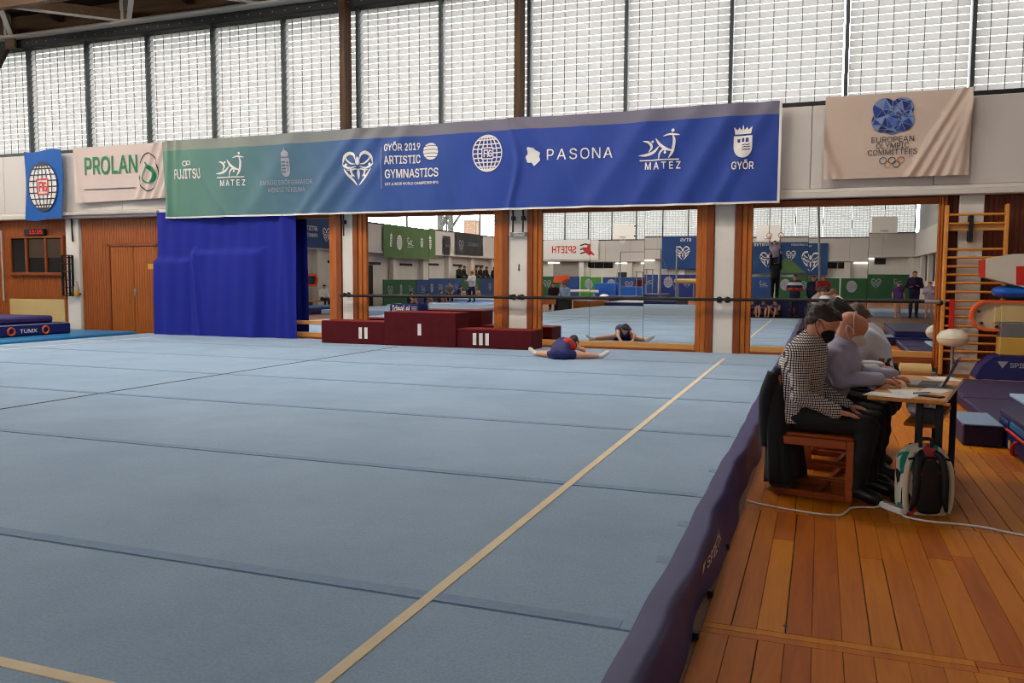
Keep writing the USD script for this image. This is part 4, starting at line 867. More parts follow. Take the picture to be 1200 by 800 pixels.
for (u, v, w, h, r, lab) in ((0.13, 0.1, 0.21, 0.3, 1.45, 'white sheet of paper at the near end of the table'), (0.2, 0.34, 0.21, 0.3, 0.3, 'score sheet under the bald man\'s hands'), (0.36, 0.55, 0.16, 0.3, -0.2, 'white sheet of paper before the laptop'), (0.33, 1.35, 0.2, 0.28, 0.4, 'white sheet of paper at the far end of the table')):
    p = on_table(u, v); solo('paper_sheet', moved(bx(-w / 2, w / 2, -h / 2, h / 2, 0, 0.0015, 0), p, TH + r), paper, lab, 'paper')
ph = Thing('phone', 'dark phone lying on the near corner of the table', 'phone', on_table(0.37, 0.17, 0.7402), TH + 1.2)
ph.p('phone_body', prism(rrect(-.036, .036, -.075, .075, .01), .008), M['blackish']); ph.p('screen', prism(rrect(-.033, .033, -.07, .07, .008), .001, at=.008), M['dark_glass'])
pn = Thing('pen', 'thin blue pen lying on the score sheet', 'pen', on_table(0.3, 0.3, 0.7418), TH + .8)
pn.p('barrel', rod((-.07, 0, .005), (.06, 0, .005), .004, 8), M['navy']); pn.p('tip', rod((.06, 0, .005), (.072, 0, .005), .003, 8, .001), M['steel'])
lp = Thing('laptop', 'open grey laptop standing on the scorers table', 'laptop', on_table(0.28, 0.82, 0.7402), TH)
lp.p('keyboard_base', bx(-0.12, 0.11, -0.16, 0.16, 0.0, 0.018, 0.004), mat('laptop_grey', sr(120, 120, 122), 0.35, metal=0.6))
lp.p('key_field', bx(-0.05, 0.08, -0.14, 0.14, 0.0178, 0.0205, 0.001), M['blackish'])
lid = bx(-0.006, 0.006, -0.16, 0.16, 0, 0.22, 0.003); lid.apply_transform(trimesh.transformations.rotation_matrix(math.radians(24), [0, 1, 0]))
lp.p('screen_lid', moved(lid, (0.11, 0, 0.014)), mat('laptop_lid', sr(70, 72, 76), 0.4, metal=0.4))
bg = Thing('plastic_bag', 'shiny pale plastic bag stuffed on the shelf under the table', 'bag', on_table(0.29, 0.5, 0.546), TH)
s = trimesh.creation.icosphere(4, 1.0); v = s.vertices * [0.1, 0.2, 0.075]; nz = (meshkit.fbm(v * 14, 3, 2) - 0.5)[:, None]; s.vertices = v * (1 + 0.5 * nz) + [0, 0, 0.082]; s.vertices[:, 2] = np.maximum(s.vertices[:, 2], 0.0)
bg.p('bag_skin', s, mat('plastic_silver', sr(216, 212, 220), 0.25), smooth=True)
bg.p('knot', tube([(0, 0, 0.15), (0.02, 0.02, 0.165), (0.05, 0.02, 0.16)], [0.02, 0.012, 0.018], 8, 3), mat('plastic_knot', sr(200, 196, 200), 0.3), smooth=True)

def make_chair():
    t = Thing('wooden_chair', 'reddish wooden chair with sled side frames under the man in the checked shirt', 'chair', (0.03, 6.24, 0), TH)
    wd = wood('chair_wood', sr(136, 58, 20), sr(170, 80, 30), 'x', 0.4, 16)
    for s in (-1, 1):
        y = 0.205 * s
        t.p('side_frame', cat_([bx(0.215, 0.265, y - 0.02, y + 0.02, 0.0, 0.42, 0.005), bx(-0.26, 0.216, y - 0.018, y + 0.018, 0.0, 0.045, 0.005), bx(-0.26, 0.216, y - 0.018, y + 0.018, 0.36, 0.42, 0.005)]), wd)
        t.p('back_post', member((-0.22, y, 0.0), (-0.255, y, 0.84), 0.036, 0.045), wd)
    t.p('seat', bx(-0.25, 0.255, -0.2, 0.2, 0.42, 0.442, 0.006), wd)
    t.p('front_rail', bx(0.225, 0.25, -0.19, 0.19, 0.37, 0.42, 0.003), wd); t.p('foot_rail', bx(0.0, 0.04, -0.19, 0.19, 0.01, 0.04, 0.003), wd)
    for z in (0.56, 0.68, 0.79): t.p('back_slat', bx(-0.258 - (z - .56) * .04, -0.24 - (z - .56) * .04, -0.19, 0.19, z - 0.03, z + 0.03, 0.004), wd)
    return t
ch1 = make_chair()
ch1.copy('reddish wooden chair under the bald man in the lilac shirt', (0.12, 6.73, 0), TH)
ch1.copy('reddish wooden chair under the dark-haired man beyond the bald man', (0.17, 7.32, 0), TH)
ch1.copy('reddish wooden chair under the man with his back to the right', (0.3, 8.0, 0), math.pi - 0.2)

def jacket(name, label, loc, rz, m, bottom, top=0.87, seed=1, half=0.235):
    """a coat hung over a chair back: a folded shell that falls on both sides of the back"""
    t = Thing(name, label, 'jacket', loc, rz); rg = np.random.default_rng(seed); ph_ = rg.uniform(0, 6.3, 6); Zs = np.linspace(0, 1, 26); n = 56; V = []
    for u in Zs:
        z = top + (bottom - top) * u; th = 0.034 + 0.03 * min(u * 3.5, 1) + 0.04 * u; sh = -0.262 + 0.09 * max(0, u - .45); wd_ = half * (0.9 + 0.14 * min(u * 4, 1) - 0.02 * u)
        for k in range(n):
            a = 2 * math.pi * k / n; cx = math.copysign(abs(math.cos(a)) ** 0.55, math.cos(a)); cy = math.copysign(abs(math.sin(a)) ** 0.4, math.sin(a))
            f = 1 + u * (0.16 * math.sin(5 * a + ph_[0] + u) + 0.1 * math.sin(9 * a + ph_[1] - 2 * u) + 0.05 * math.sin(15 * a + ph_[2]))
            zz = z + (0.012 * math.sin(4 * a + ph_[3]) * u if u < 1 else 0.02 * math.sin(3 * a + ph_[4]))
            V.append((sh - 0.02 * u + th * cx * f, wd_ * cy * (1 + (f - 1) * 0.25), zz))
    F = []
    for i in range(len(Zs) - 1):
        for k in range(n):
            a, b = i * n + k, i * n + (k + 1) % n; F += [(a, a + n, b), (b, a + n, b + n)]
    c0, c1 = len(V), len(V) + 1; V += [(-0.285, 0, top + 0.004), (-0.25, 0, bottom)]
    for k in range(n): F += [(c0, k, (k + 1) % n), (c1, (len(Zs) - 1) * n + (k + 1) % n, (len(Zs) - 1) * n + k)]
    b = trimesh.Trimesh(V, F, process=False); b.fix_normals(); t.p('coat_body', b, m, smooth=60)
    for s in (-1, 1):
        t.p('sleeve', tube([(-0.285, s * half * .8, top - 0.04), (-0.325, s * half * .88, top - 0.2), (-0.335, s * half * .8, top - 0.38), (-0.33, s * half * .7, max(top - 0.56, bottom + .04))], [0.05, 0.058, 0.052, 0.048], 12, 5, flat=1.2), m, smooth=True)
    t.p('collar', tube([(-0.27, -0.1, top + 0.0), (-0.28, 0, top + 0.015), (-0.27, 0.1, top + 0.0)], 0.025, 10, 5), m, smooth=True)
    return t
black_cloth = mat('black_cloth', sr(20, 20, 24), 0.85, 0.2, 10, bump=0.1, bscale=180, sheen=0.1)
jacket('black_coat', 'long black coat hung over the back of the nearest chair', (0.03, 6.24, 0), TH, black_cloth, 0.06, 0.89, 1)
jacket('grey_jacket', 'dark grey jacket hung over the chair of the dark-haired man', (0.17, 7.32, 0), TH, mat('grey_cloth', sr(64, 62, 66), 0.85, 0.15, 10), 0.35, 0.88, 5)
jacket('navy_jacket', 'dark navy jacket hung over the chair back behind the man on the right', (0.3, 8.0, 0), math.pi - 0.2, mat('navy_cloth', sr(26, 26, 40), 0.85, 0.15, 10), 0.35, 0.8, 9, half=0.18)

# backpack
bp = Thing('backpack', 'patterned white and turquoise backpack with black straps leaning on the table leg', 'backpack', (0.665, 5.93, 0), math.radians(14))
pv = usdkit.material(stage, '/World/Looks/pack_pattern', {'g': ('texture_coordinate', {}), 'm': ('mapping', {'scale': (9, 9, 6), 'rotation': (0.4, 0.6, 0.5)}), 'v': ('voronoi_texture', {'scale': 1.6, 'randomness': 1.0}), 's': ('separate_color', {}),
    'r': ('rgb_ramp', {'interpolate': False, 'ramp': [(0.0, sr(206, 196, 178)), (0.34, sr(30, 116, 100)), (0.55, sr(22, 22, 26)), (0.66, sr(206, 196, 178)), (0.8, sr(48, 130, 122)), (0.92, sr(190, 70, 70))]}), 'p': ('principled_bsdf', {'roughness': 0.8, 'specular_ior_level': 0.2})},
    [('g.object', 'm.vector'), ('m.vector', 'v.vector'), ('v.color', 's.color'), ('s.r', 'r.fac'), ('r.color', 'p.base_color')], surface='p.BSDF')
def pack_shell(w, d, h, squash=1.0):
    V = []; Z = np.linspace(0, 1, 22); n = 40
    for u in Z:
        z = h * u; k = (1 - max(0, (u - 0.72) / 0.28) ** 2.2 * 0.5) * (0.9 + 0.1 * min(u * 8, 1)); kd = (1 - max(0, (u - 0.6) / 0.4) ** 2 * 0.62) * (0.85 + 0.15 * min(u * 6, 1))
        for q in range(n):
            a = 2 * math.pi * q / n; V.append((w / 2 * k * math.copysign(abs(math.cos(a)) ** .5, math.cos(a)), d / 2 * kd * math.copysign(abs(math.sin(a)) ** .55, math.sin(a)) + 0.03 * u, z))
    F = []
    for i in range(len(Z) - 1):
        for q in range(n):
            a, b = i * n + q, i * n + (q + 1) % n; F += [(a, b, a + n), (b, b + n, a + n)]
    V += [(0, 0, 0), (0, 0.03, h + 0.01)]; c = len(V) - 2
    for q in range(n): F += [(c, (q + 1) % n, q), (c + 1, (len(Z) - 1) * n + q, (len(Z) - 1) * n + (q + 1) % n)]
    m = trimesh.Trimesh(V, F, process=False); m.fix_normals(); return m
bp.p('pack_body', pack_shell(0.32, 0.2, 0.44), pv, smooth=50)
wht = mat('pack_white', sr(200, 188, 166), 0.8)
bp.p('back_panel', tube([(0, -0.092, 0.03), (0, -0.102, 0.1), (0, -0.098, 0.3), (0, -0.078, 0.35)], [0.07, 0.085, 0.07, 0.02], 16, 4, flat=1.0).apply_transform(np.diag([1.0, 0.22, 1, 1])).apply_translation((0, -0.085, 0)), M['blackish'], smooth=True, label='black mesh back panel')
for s in (-1, 1):
    bp.p('side_piping', tube([(s * 0.125, -0.082, 0.02), (s * 0.14, -0.088, 0.12), (s * 0.132, -0.083, 0.3), (s * 0.09, -0.045, 0.4)], 0.02, 8, 5), wht, smooth=True, label='cream edge band')
    bp.p('shoulder_strap', tube([(s * 0.04, -0.06, 0.41), (s * 0.07, -0.1, 0.37), (s * 0.085, -0.12, 0.25), (s * 0.09, -0.12, 0.12), (s * 0.11, -0.1, 0.03)], [0.016, 0.022, 0.024, 0.022, 0.01], 10, 6, flat=1.0), M['blackish'], smooth=True)
    bp.p('load_strap', tube([(s * 0.02, -0.085, 0.36), (s * 0.07, -0.1, 0.3), (s * 0.1, -0.11, 0.22)], 0.01, 6, 4), M['blackish'], smooth=True)
bp.p('chest_band', tube([(-0.13, -0.09, 0.365), (0, -0.075, 0.375), (0.13, -0.09, 0.365)], 0.008, 6, 5), M['blackish'], smooth=True)
bp.p('grab_loop', tube([(-0.035, -0.02, 0.43), (-0.03, -0.02, 0.48), (0.03, -0.02, 0.48), (0.035, -0.02, 0.43)], 0.012, 8, 4), M['blackish'], smooth=True)
for x, z in ((-0.035, 0.2), (-0.045, 0.29), (0.055, 0.285)): bp.p('red_mark', member((x - 0.018, -0.112, z - 0.028), (x + 0.018, -0.112, z + 0.028), 0.012, 0.008), M['red'], label='small red mark')

# power strip with its white cable
ps = Thing('power_strip', 'white power strip on the floor beside the backpack', 'power strip', (0.47, 5.9, 0), math.radians(-55))
ps.p('casing', bx(-0.13, 0.13, -0.028, 0.028, 0, 0.042, 0.008), M['white'])
for x in (-0.08, -0.03, 0.02, 0.07): ps.p('socket', lathe([(0, 0.043), (0.02, 0.043), (0.02, 0.04), (0, 0.04)], 14).apply_translation((x, 0, 0)), M['print_grey'])
ps.p('switch', bx(0.1, 0.12, -0.012, 0.012, 0.04, 0.046, 0.002), M['red'])
cab = [(-0.43, 5.76), (-0.28, 5.68), (-0.08, 5.62), (0.06, 5.6), (0.16, 5.62), (0.2, 5.72), (0.235, 5.83), (0.3, 5.88), (0.37, 5.9), (0.42, 5.95)]
solo('extension_cable', tube([(x, y, 0.0065) for x, y in cab], 0.0065, 8, 8), M['white'], 'white cable curving from the sprung floor to the power strip', 'cable', smooth=True)
cab = [(0.53, 5.8), (0.56, 5.73), (0.68, 5.68), (0.84, 5.68), (0.98, 5.66), (1.17, 5.57), (1.6, 5.45), (2.4, 5.4)]
solo('extension_cable', tube([(x, y, 0.0065) for x, y in cab], 0.0065, 8, 8), M['white'], 'white cable running right from the power strip across the planks', 'cable', smooth=True)
# ------------------------------------------------------------------ people: signed distance bodies turned into one smooth mesh
def surface_nets(d, lo, h):
    s = d < 0; nx, ny, nz = d.shape
    c = sum(s[a:nx - 1 + a, b:ny - 1 + b, e:nz - 1 + e].astype(np.int8) for a in (0, 1) for b in (0, 1) for e in (0, 1))
    act = (c > 0) & (c < 8); idx = -np.ones(act.shape, np.int64); ii = np.argwhere(act); idx[tuple(ii.T)] = np.arange(len(ii))
    P = np.zeros((len(ii), 3)); N = np.zeros(len(ii)); cor = [(a, b, e) for a in (0, 1) for b in (0, 1) for e in (0, 1)]
    val = {k: d[ii[:, 0] + k[0], ii[:, 1] + k[1], ii[:, 2] + k[2]] for k in cor}
    for k in cor:
        for ax in range(3):
            if k[ax] == 0:
                k2 = tuple(k[j] + (j == ax) for j in range(3)); a, b = val[k], val[k2]; x = (a < 0) != (b < 0); t = np.where(x, a / np.where(x, a - b, 1), 0)
                q = np.array(k, float)[None] + np.eye(3)[ax][None] * t[:, None]; P += q * x[:, None]; N += x
    V = (ii + P / N[:, None]) * h + lo; F = []
    for ax in range(3):
        sl0 = [slice(None)] * 3; sl1 = [slice(None)] * 3; sl0[ax] = slice(0, -1); sl1[ax] = slice(1, None)
        a, b = s[tuple(sl0)], s[tuple(sl1)]; u, v = (ax + 1) % 3, (ax + 2) % 3
        for flip, msk in ((False, a & ~b), (True, ~a & b)):
            e = np.argwhere(msk); e = e[(e[:, u] > 0) & (e[:, v] > 0) & (e[:, u] < d.shape[u] - 1) & (e[:, v] < d.shape[v] - 1)]
            if not len(e): continue
            def at(du, dv):
                q = e.copy(); q[:, u] -= du; q[:, v] -= dv; return idx[q[:, 0], q[:, 1], q[:, 2]]
            A, B, C_, E_ = at(1, 1), at(0, 1), at(0, 0), at(1, 0)
            qd = np.c_[A, B, C_, E_] if not flip else np.c_[A, E_, C_, B]
            F += [qd[:, [0, 1, 2]], qd[:, [0, 2, 3]]]
    return trimesh.Trimesh(V, np.vstack(F), process=False)

def relax(m, rounds=4):
    from scipy.sparse import coo_matrix, diags
    e = m.edges_unique; n = len(m.vertices); A = coo_matrix((np.ones(2 * len(e)), (np.r_[e[:, 0], e[:, 1]], np.r_[e[:, 1], e[:, 0]])), shape=(n, n)).tocsr()
    A = diags(1.0 / np.maximum(np.asarray(A.sum(1)).ravel(), 1)) @ A; v = np.array(m.vertices)
    for k in range(rounds): v = v + (0.5 if k % 2 == 0 else -0.45) * (A @ v - v)
    m.vertices = v; return m

def sdf_body(bones, h, cut=(), noise=None):
    """bones: (p, r, q, r2, k) tapered capsules, joined smoothly over k; cut: capsules or (point, normal) half spaces taken away"""
    B = [(np.asarray(p, float), r, np.asarray(q, float), r2, k) for p, r, q, r2, k in bones]; pad = 0.04 + 3 * h
    lo = np.min([np.minimum(p - r, q - r2) for p, r, q, r2, k in B], 0) - pad; hi = np.max([np.maximum(p + r, q + r2) for p, r, q, r2, k in B], 0) + pad
    n = np.ceil((hi - lo) / h).astype(int) + 1; d = np.full(n, 0.2, np.float32); ax = [lo[i] + h * np.arange(n[i]) for i in range(3)]
    def seg(p, r, q, r2, sl):
        X, Y, Z = np.meshgrid(ax[0][sl[0]], ax[1][sl[1]], ax[2][sl[2]], indexing='ij'); pq = q - p; L = pq @ pq + 1e-12
        t = np.clip(((X - p[0]) * pq[0] + (Y - p[1]) * pq[1] + (Z - p[2]) * pq[2]) / L, 0, 1)
        return np.sqrt((X - p[0] - t * pq[0]) ** 2 + (Y - p[1] - t * pq[1]) ** 2 + (Z - p[2] - t * pq[2]) ** 2) - (r + (r2 - r) * t)
    for p, r, q, r2, k in B:
        m = k + 2.5 * h; a = np.minimum(p - r, q - r2) - m; b = np.maximum(p + r, q + r2) + m
        sl = [slice(max(int((a[i] - lo[i]) / h), 0), min(int((b[i] - lo[i]) / h) + 2, n[i])) for i in range(3)]; sl = tuple(sl)
        e = seg(p, r, q, r2, sl).astype(np.float32); o = d[sl]; g = np.maximum(k - np.abs(o - e), 0) / max(k, 1e-6); d[sl] = np.minimum(o, e) - g * g * k / 4
    for c in cut:
        if len(c) == 2:
            X, Y, Z = np.meshgrid(*ax, indexing='ij', sparse=True); p, nn = np.asarray(c[0], float), np.asarray(c[1], float); nn = nn / np.linalg.norm(nn)
            d = np.maximum(d, -((X - p[0]) * nn[0] + (Y - p[1]) * nn[1] + (Z - p[2]) * nn[2])).astype(np.float32)
        else:
            p, r, q, r2 = c; d = np.maximum(d, -seg(np.asarray(p, float), r, np.asarray(q, float), r2, (slice(None),) * 3)).astype(np.float32)
    if noise:
        X, Y, Z = np.meshgrid(*ax, indexing='ij', sparse=True); amp, fx, fy, fz, ph = noise
        d = d + amp * (np.sin(fx * X + fz * Z * 1.3 + ph) * np.sin(fy * Y + 0.7 * fz * Z) + 0.6 * np.sin(fz * Z + 1.7 * np.sin(fx * 0.6 * X + fy * .5 * Y + ph))).astype(np.float32)
    return relax(surface_nets(d, lo, h))

U3 = lambda v: np.asarray(v, float) / (np.linalg.norm(v) + 1e-12)
def hand_bones(w, d, n, side, s=1.0, curl=0.35, fr=0.0085):
    """palm, four unequal fingers and a thumb; d: towards the fingers, n: back of the hand, side +1 left / -1 right hand"""
    w, d, n = np.asarray(w, float), U3(d), np.asarray(n, float); n = U3(n - d * (n @ d)); t = np.cross(d, n) * side; B = []
    for i, (ln, o) in enumerate(((0.07, 0.03), (0.08, 0.01), (0.073, -0.01), (0.056, -0.029))):
        K = w + (d * (0.088 - 0.004 * abs(i - 1)) + t * o) * s; B.append((w + t * o * 0.5 * s + d * 0.012 * s, 0.015 * s, K, 0.0125 * s, 0.012 * s))
        p, a = K, 0.0
        for j, f in enumerate((0.45, 0.32, 0.25)):
            a += curl * (0.7, 1.1, 0.8)[j]; q = p + (d * math.cos(a) - n * math.sin(a) + t * o * 1.2) * ln * f * s; B.append((p, (fr + 0.001 - j * 0.0006) * s, q, (fr - j * 0.0006) * s, 0.003)); p = q
    b = w + (d * 0.022 + t * 0.02) * s; m1_ = b + (d * 0.03 + t * 0.036 - n * 0.012) * s; m2_ = m1_ + (d * 0.03 + t * 0.014 - n * 0.012) * s; e = m2_ + (d * 0.024 + t * 0.002 - n * 0.008) * s
    return B + [(b, 0.014 * s, m1_, 0.012 * s, 0.008), (m1_, 0.0115 * s, m2_, 0.0105 * s, 0.003), (m2_, 0.0105 * s, e, 0.009 * s, 0.003)]

def skinmat(name, rgb):
    n = {'n': ('noise_texture', {'scale': 30.0, 'detail': 3.0}), 'g': ('texture_coordinate', {}), 'r': ('rgb_ramp', {'ramp': [(0.3, sr(*[int(c * .92) for c in rgb])), (0.7, sr(*rgb))]}),
         'p': ('principled_bsdf', {'roughness': 0.55, 'subsurface_weight': 0.08, 'subsurface_scale': 0.006, 'specular_ior_level': 0.35})}
    return usdkit.material(stage, '/World/Looks/' + name, n, [('g.object', 'n.vector'), ('n.fac', 'r.fac'), ('r.color', 'p.base_color')], surface='p.BSDF')
SK = {'a': skinmat('skin_a', (206, 140, 108)), 'b': skinmat('skin_b', (206, 136, 106)), 'c': skinmat('skin_c', (220, 164, 132))}
HAIR = {'dark': mat('hair_dark', sr(30, 22, 18), 0.55, 0.4, 60, stretch=(1, 1, .3), bump=0.5, bscale=140), 'brown': mat('hair_brown', sr(50, 32, 20), 0.55, 0.4, 60, stretch=(1, 1, .3), bump=0.5, bscale=140), 'ash': mat('hair_ash', sr(88, 66, 46), 0.55, 0.35, 60, stretch=(1, 1, .3), bump=0.5, bscale=140)}
EYEW, EYED = mat('eye_white', sr(226, 222, 216), 0.3), mat('eye_dark', sr(40, 26, 18), 0.25)

def person(name, label, J, skin='a', hair='brown', shirt=None, trousers=None, shoes=None, h=0.016, s=1.0, group=None, loc=None, rz=0.0, sleeve=1.0, leotard=None, shorts=False, mask=None, volume=0.012, noise=0.004, bald=False, socks=None, curl=(0.35, 0.35)):
    """J: joints in metres (local when loc is given, else world). sleeve: share of the arm the shirt covers"""
    J = {k: np.asarray(v, float) for k, v in J.items()}
    base = loc if loc is not None else (J['pelvis'][0], J['pelvis'][1], min(J['anL'][2], J['anR'][2], J['pelvis'][2]) - 0.05)
    t = Thing(name, label, 'person', base, rz, group); wd = loc is None; P = lambda nm, m, mt, **k: t.p(nm, m, mt, smooth=True, world=wd, **k)
    lat = U3(J['shL'] - J['shR']); hl = U3(J['hipL'] - J['hipR']); f = U3(J['face']); u = np.cross(f, lat); u = U3(u); la = U3(np.cross(u, f)); c = J['head']; A = lambda a, b, e=0.0: c + (f * a + u * b + la * e) * s
    nb, wa, pe, cs = J['neck'], J['waist'], J['pelvis'], J['chest']
    def torso(g, k=0.06):
        o = []
        for q in (1, -1):
            o += [(cs + lat * q * 0.075 * s, 0.098 * s + g, wa + lat * q * 0.06 * s, 0.09 * s + g, k), (wa + hl * q * 0.06 * s, 0.09 * s + g, pe + hl * q * 0.075 * s, 0.1 * s + g, k)]
            sh = J['shL'] if q > 0 else J['shR']; o.append((nb - (nb - cs) * 0.12, 0.048 * s + g, sh, 0.05 * s + g, k)); o.append((cs + lat * q * 0.08 * s, 0.085 * s + g, sh - lat * q * 0.03 * s, 0.055 * s + g, k))
        o.append((cs, 0.1 * s + g, nb - (nb - cs) * 0.2, 0.06 * s + g, k)); return o
    def arm(q, g, part=1.0, cuff=0.0):
        sh, el, wr = (J[k + q] for k in ('sh', 'el', 'wr')); o = []
        e1 = sh + (el - sh) * min(part * 2, 1); o.append((sh, 0.05 * s + g, e1, (0.05 - 0.01 * min(part * 2, 1)) * s + g, 0.03 * s))
        if part > 0.5: tt = (part - 0.5) * 2; o.append((el, 0.04 * s + g, el + (wr - el) * tt, (0.04 - 0.013 * tt) * s + g + cuff, 0.02 * s))
        return o
    def leg(q, g, part=1.0):
        hp, kn, an = (J[k + q] for k in ('hip', 'kn', 'an')); k1 = min(part * 2, 1); o = [(hp, 0.086 * s + g, hp + (kn - hp) * k1, (0.086 - 0.03 * k1) * s + g, 0.04 * s)]
        if part > 0.5: tt = (part - 0.5) * 2; o.append((kn, 0.056 * s + g, kn + (an - kn) * tt, (0.056 - 0.02 * tt) * s + g, 0.02 * s)); o.append((kn + (an - kn) * 0.15, 0.05 * s + g, kn + (an - kn) * min(0.5, tt), 0.046 * s + g, 0.03 * s))
        return o
    def foot(q, g):
        an, to = J['an' + q], J['to' + q]; he = an + (an - to) * 0.25 * np.array([1, 1, 0]) + np.array([0, 0, 0]); return [(an, 0.036 * s + g, to + (an - to) * 0.25, 0.033 * s + g, 0.02), (to + (an - to) * 0.25, 0.032 * s + g, to, 0.026 * s + g, 0.02), (an, 0.036 * s + g, an + (an - to) * 0.22, 0.03 * s + g, 0.02)]
    head = [(A(-.03, .03), .082 * s, A(.03, .035), .076 * s, .04), (A(.02, .0), .07 * s, A(.035, -.06), .05 * s, .03), (A(.035, -.06), .046 * s, A(.062, -.1), .026 * s, .025), (A(.09, .01), .009 * s, A(.108, -.035), .0135 * s, .012), (A(.078, .035, -.03), .014 * s, A(.078, .035, .03), .014 * s, .02),
            (A(.072, -.072, -.02), .012 * s, A(.072, -.072, .02), .012 * s, .012)]
    for q in (1, -1): head += [(A(-.012, .022, q * .079), .012 * s, A(-.006, -.022, q * .076), .009 * s, .006), (A(-.02, .02, q * .084), .009 * s, A(-.016, -.01, q * .08), .007 * s, .004)]
    bones = torso(0) + [(nb - (nb - cs) * .1, .056 * s, A(-.02, -.055), .053 * s, .035)] + head
    for q, sd in (('L', 1), ('R', -1)):
        bones += arm(q, 0) + leg(q, 0) + foot(q, 0)
        bones += hand_bones(J['wr' + q], J.get('hd' + q, J['wr' + q] - J['el' + q]), J.get('hn' + q, np.array([0, 0, 1.0])), sd, s, curl[0 if sd > 0 else 1], max(0.0085, 0.62 * h))
    bd = P('body', sdf_body(bones, h), SK[skin])
    if not bald:
        hb = [(A(-.03, .03), .0885 * s, A(.03, .035), .081 * s, .04), (A(.045, .07), (.036 + volume) * s, A(-.05, .07), (.046 + volume) * s, .03), (A(-.05, -.03), .062 * s, A(-.045, -.055), .05 * s, .03)]
        P('hair', sdf_body(hb, h * 0.75, cut=[(A(0, .004), u * .78 - f * .62), (A(0, -.075), u)], noise=(0.0045 * s, 95, 95, 80, 1.0)), HAIR[hair])
    for q in (1, -1):
        P('eye', trimesh.creation.icosphere(2, .0125 * s).apply_translation(A(.079, .008, q * .031)), EYEW, parent=bd); P('iris', trimesh.creation.icosphere(2, .0065 * s).apply_translation(A(.0865, .008, q * .0315)), EYED, parent=bd)
        P('eyebrow', tube([A(.088, .03, q * .014), A(.088, .036, q * .032), A(.076, .031, q * .048)], .004 * s, 6, 3), HAIR[hair], parent=bd)
    if mask is not None:
        mb = [(A(.06, -.02), .055 * s, A(.085, -.05), .04 * s, .03), (A(.05, -.06), .055 * s, A(.075, -.085), .034 * s, .03)] if mask[1] == 'cloth' else [(A(.06, -.03), .052 * s, A(.12, -.045), .028 * s, .03), (A(.055, -.07), .05 * s, A(.1, -.075), .03 * s, .03)]
        mk = P('face_mask', sdf_body(mb, h * .8, cut=[(A(.035, 0), f + u * .1), (A(.1, -.002), -u + f * .15)]), mask[0])
        for q in (1, -1):
            P('mask_strap', tube([A(.05, -.02, q * .066), A(.015, .01, q * .084), A(-.02, .018, q * .094), A(-.022, -.01, q * .092), A(.01, -.05, q * .076), A(.05, -.08, q * .05)], .0024 * s, 6, 4), mask[2] if len(mask) > 2 else mask[0], parent=mk)
    if shirt is not None:
        b = torso(0.024 * s, 0.1) + [(wa - (cs - wa) * .1, .118 * s, pe + (wa - pe) * .3, .122 * s, .08)] + [x for q in 'LR' for x in arm(q, 0.019 * s, sleeve, 0.004)]
        sh_ = P('shirt', sdf_body(b, h, cut=[(nb + (A(-.02, -.055) - nb) * -.1, .062 * s, A(-.01, -.02), .07 * s), (pe - (wa - pe) * 0.35, wa - pe)], noise=(noise, 26, 24, 34, 0.7)), shirt)
        up = U3(A(-.02, -.055) - nb); ring = []
        r0 = U3(np.cross(up, lat)); 
        for k in range(15):
            a = math.radians(-150 + 300 * k / 14); ring.append(nb + up * 0.012 * s + (r0 * -math.cos(a) + lat * math.sin(a)) * 0.076 * s + up * (.012 * math.cos(a) + .012) * s)
        P('collar', tube(ring, 0.02 * s, 10, 3, flat=0.45), shirt, parent=sh_)
        if sleeve > .9:
            for q in 'LR': w_ = J['wr' + q]; e_ = U3(J['el' + q] - w_); P('cuff', rod(w_ - e_ * .012, w_ + e_ * .045, .041 * s, 16), shirt, parent=sh_)
    if trousers is not None:
        b = [x for q in 'LR' for x in leg(q, 0.014 * s, 0.2 if shorts else 0.98)] + [(pe + hl * .07 * s, .1 * s + .012, pe - hl * .07 * s, .1 * s + .012, .05), (pe + (wa - pe) * .5 + hl * .05 * s, .088 * s + .01, pe + (wa - pe) * .5 - hl * .05 * s, .088 * s + .01, .05)]
        P('trousers' if not shorts else 'shorts', sdf_body(b, h, cut=[(pe + (wa - pe) * 0.62, -(wa - pe))], noise=(noise, 26, 24, 30, 2.0)), trousers)
    if leotard is not None:
        P('leotard', sdf_body(torso(0.006) + [(J['hipL'], .092 * s, J['hipL'] + (J['knL'] - J['hipL']) * .2, .084 * s, .03), (J['hipR'], .092 * s, J['hipR'] + (J['knR'] - J['hipR']) * .2, .084 * s, .03)], h, cut=[(nb - (nb - cs) * .05, .064 * s, A(-.01, -.02), .07 * s)]), leotard)
    if shoes is not None:
        for q in 'LR':
            P('shoe', sdf_body(foot(q, 0.011), h * .9, cut=[(J['an' + q] + np.array([0, 0, .035]), (0, 0, -1))] if abs(J['to' + q][2] - J['an' + q][2]) < .08 else []), shoes)
    if socks is not None:
        for q in 'LR': P('sock', sdf_body(foot(q, 0.006) + [(J['an' + q], .042 * s, J['an' + q] + (J['kn' + q] - J['an' + q]) * .18, .043 * s, .02)], h * .9), socks)
    t.A = A; return t

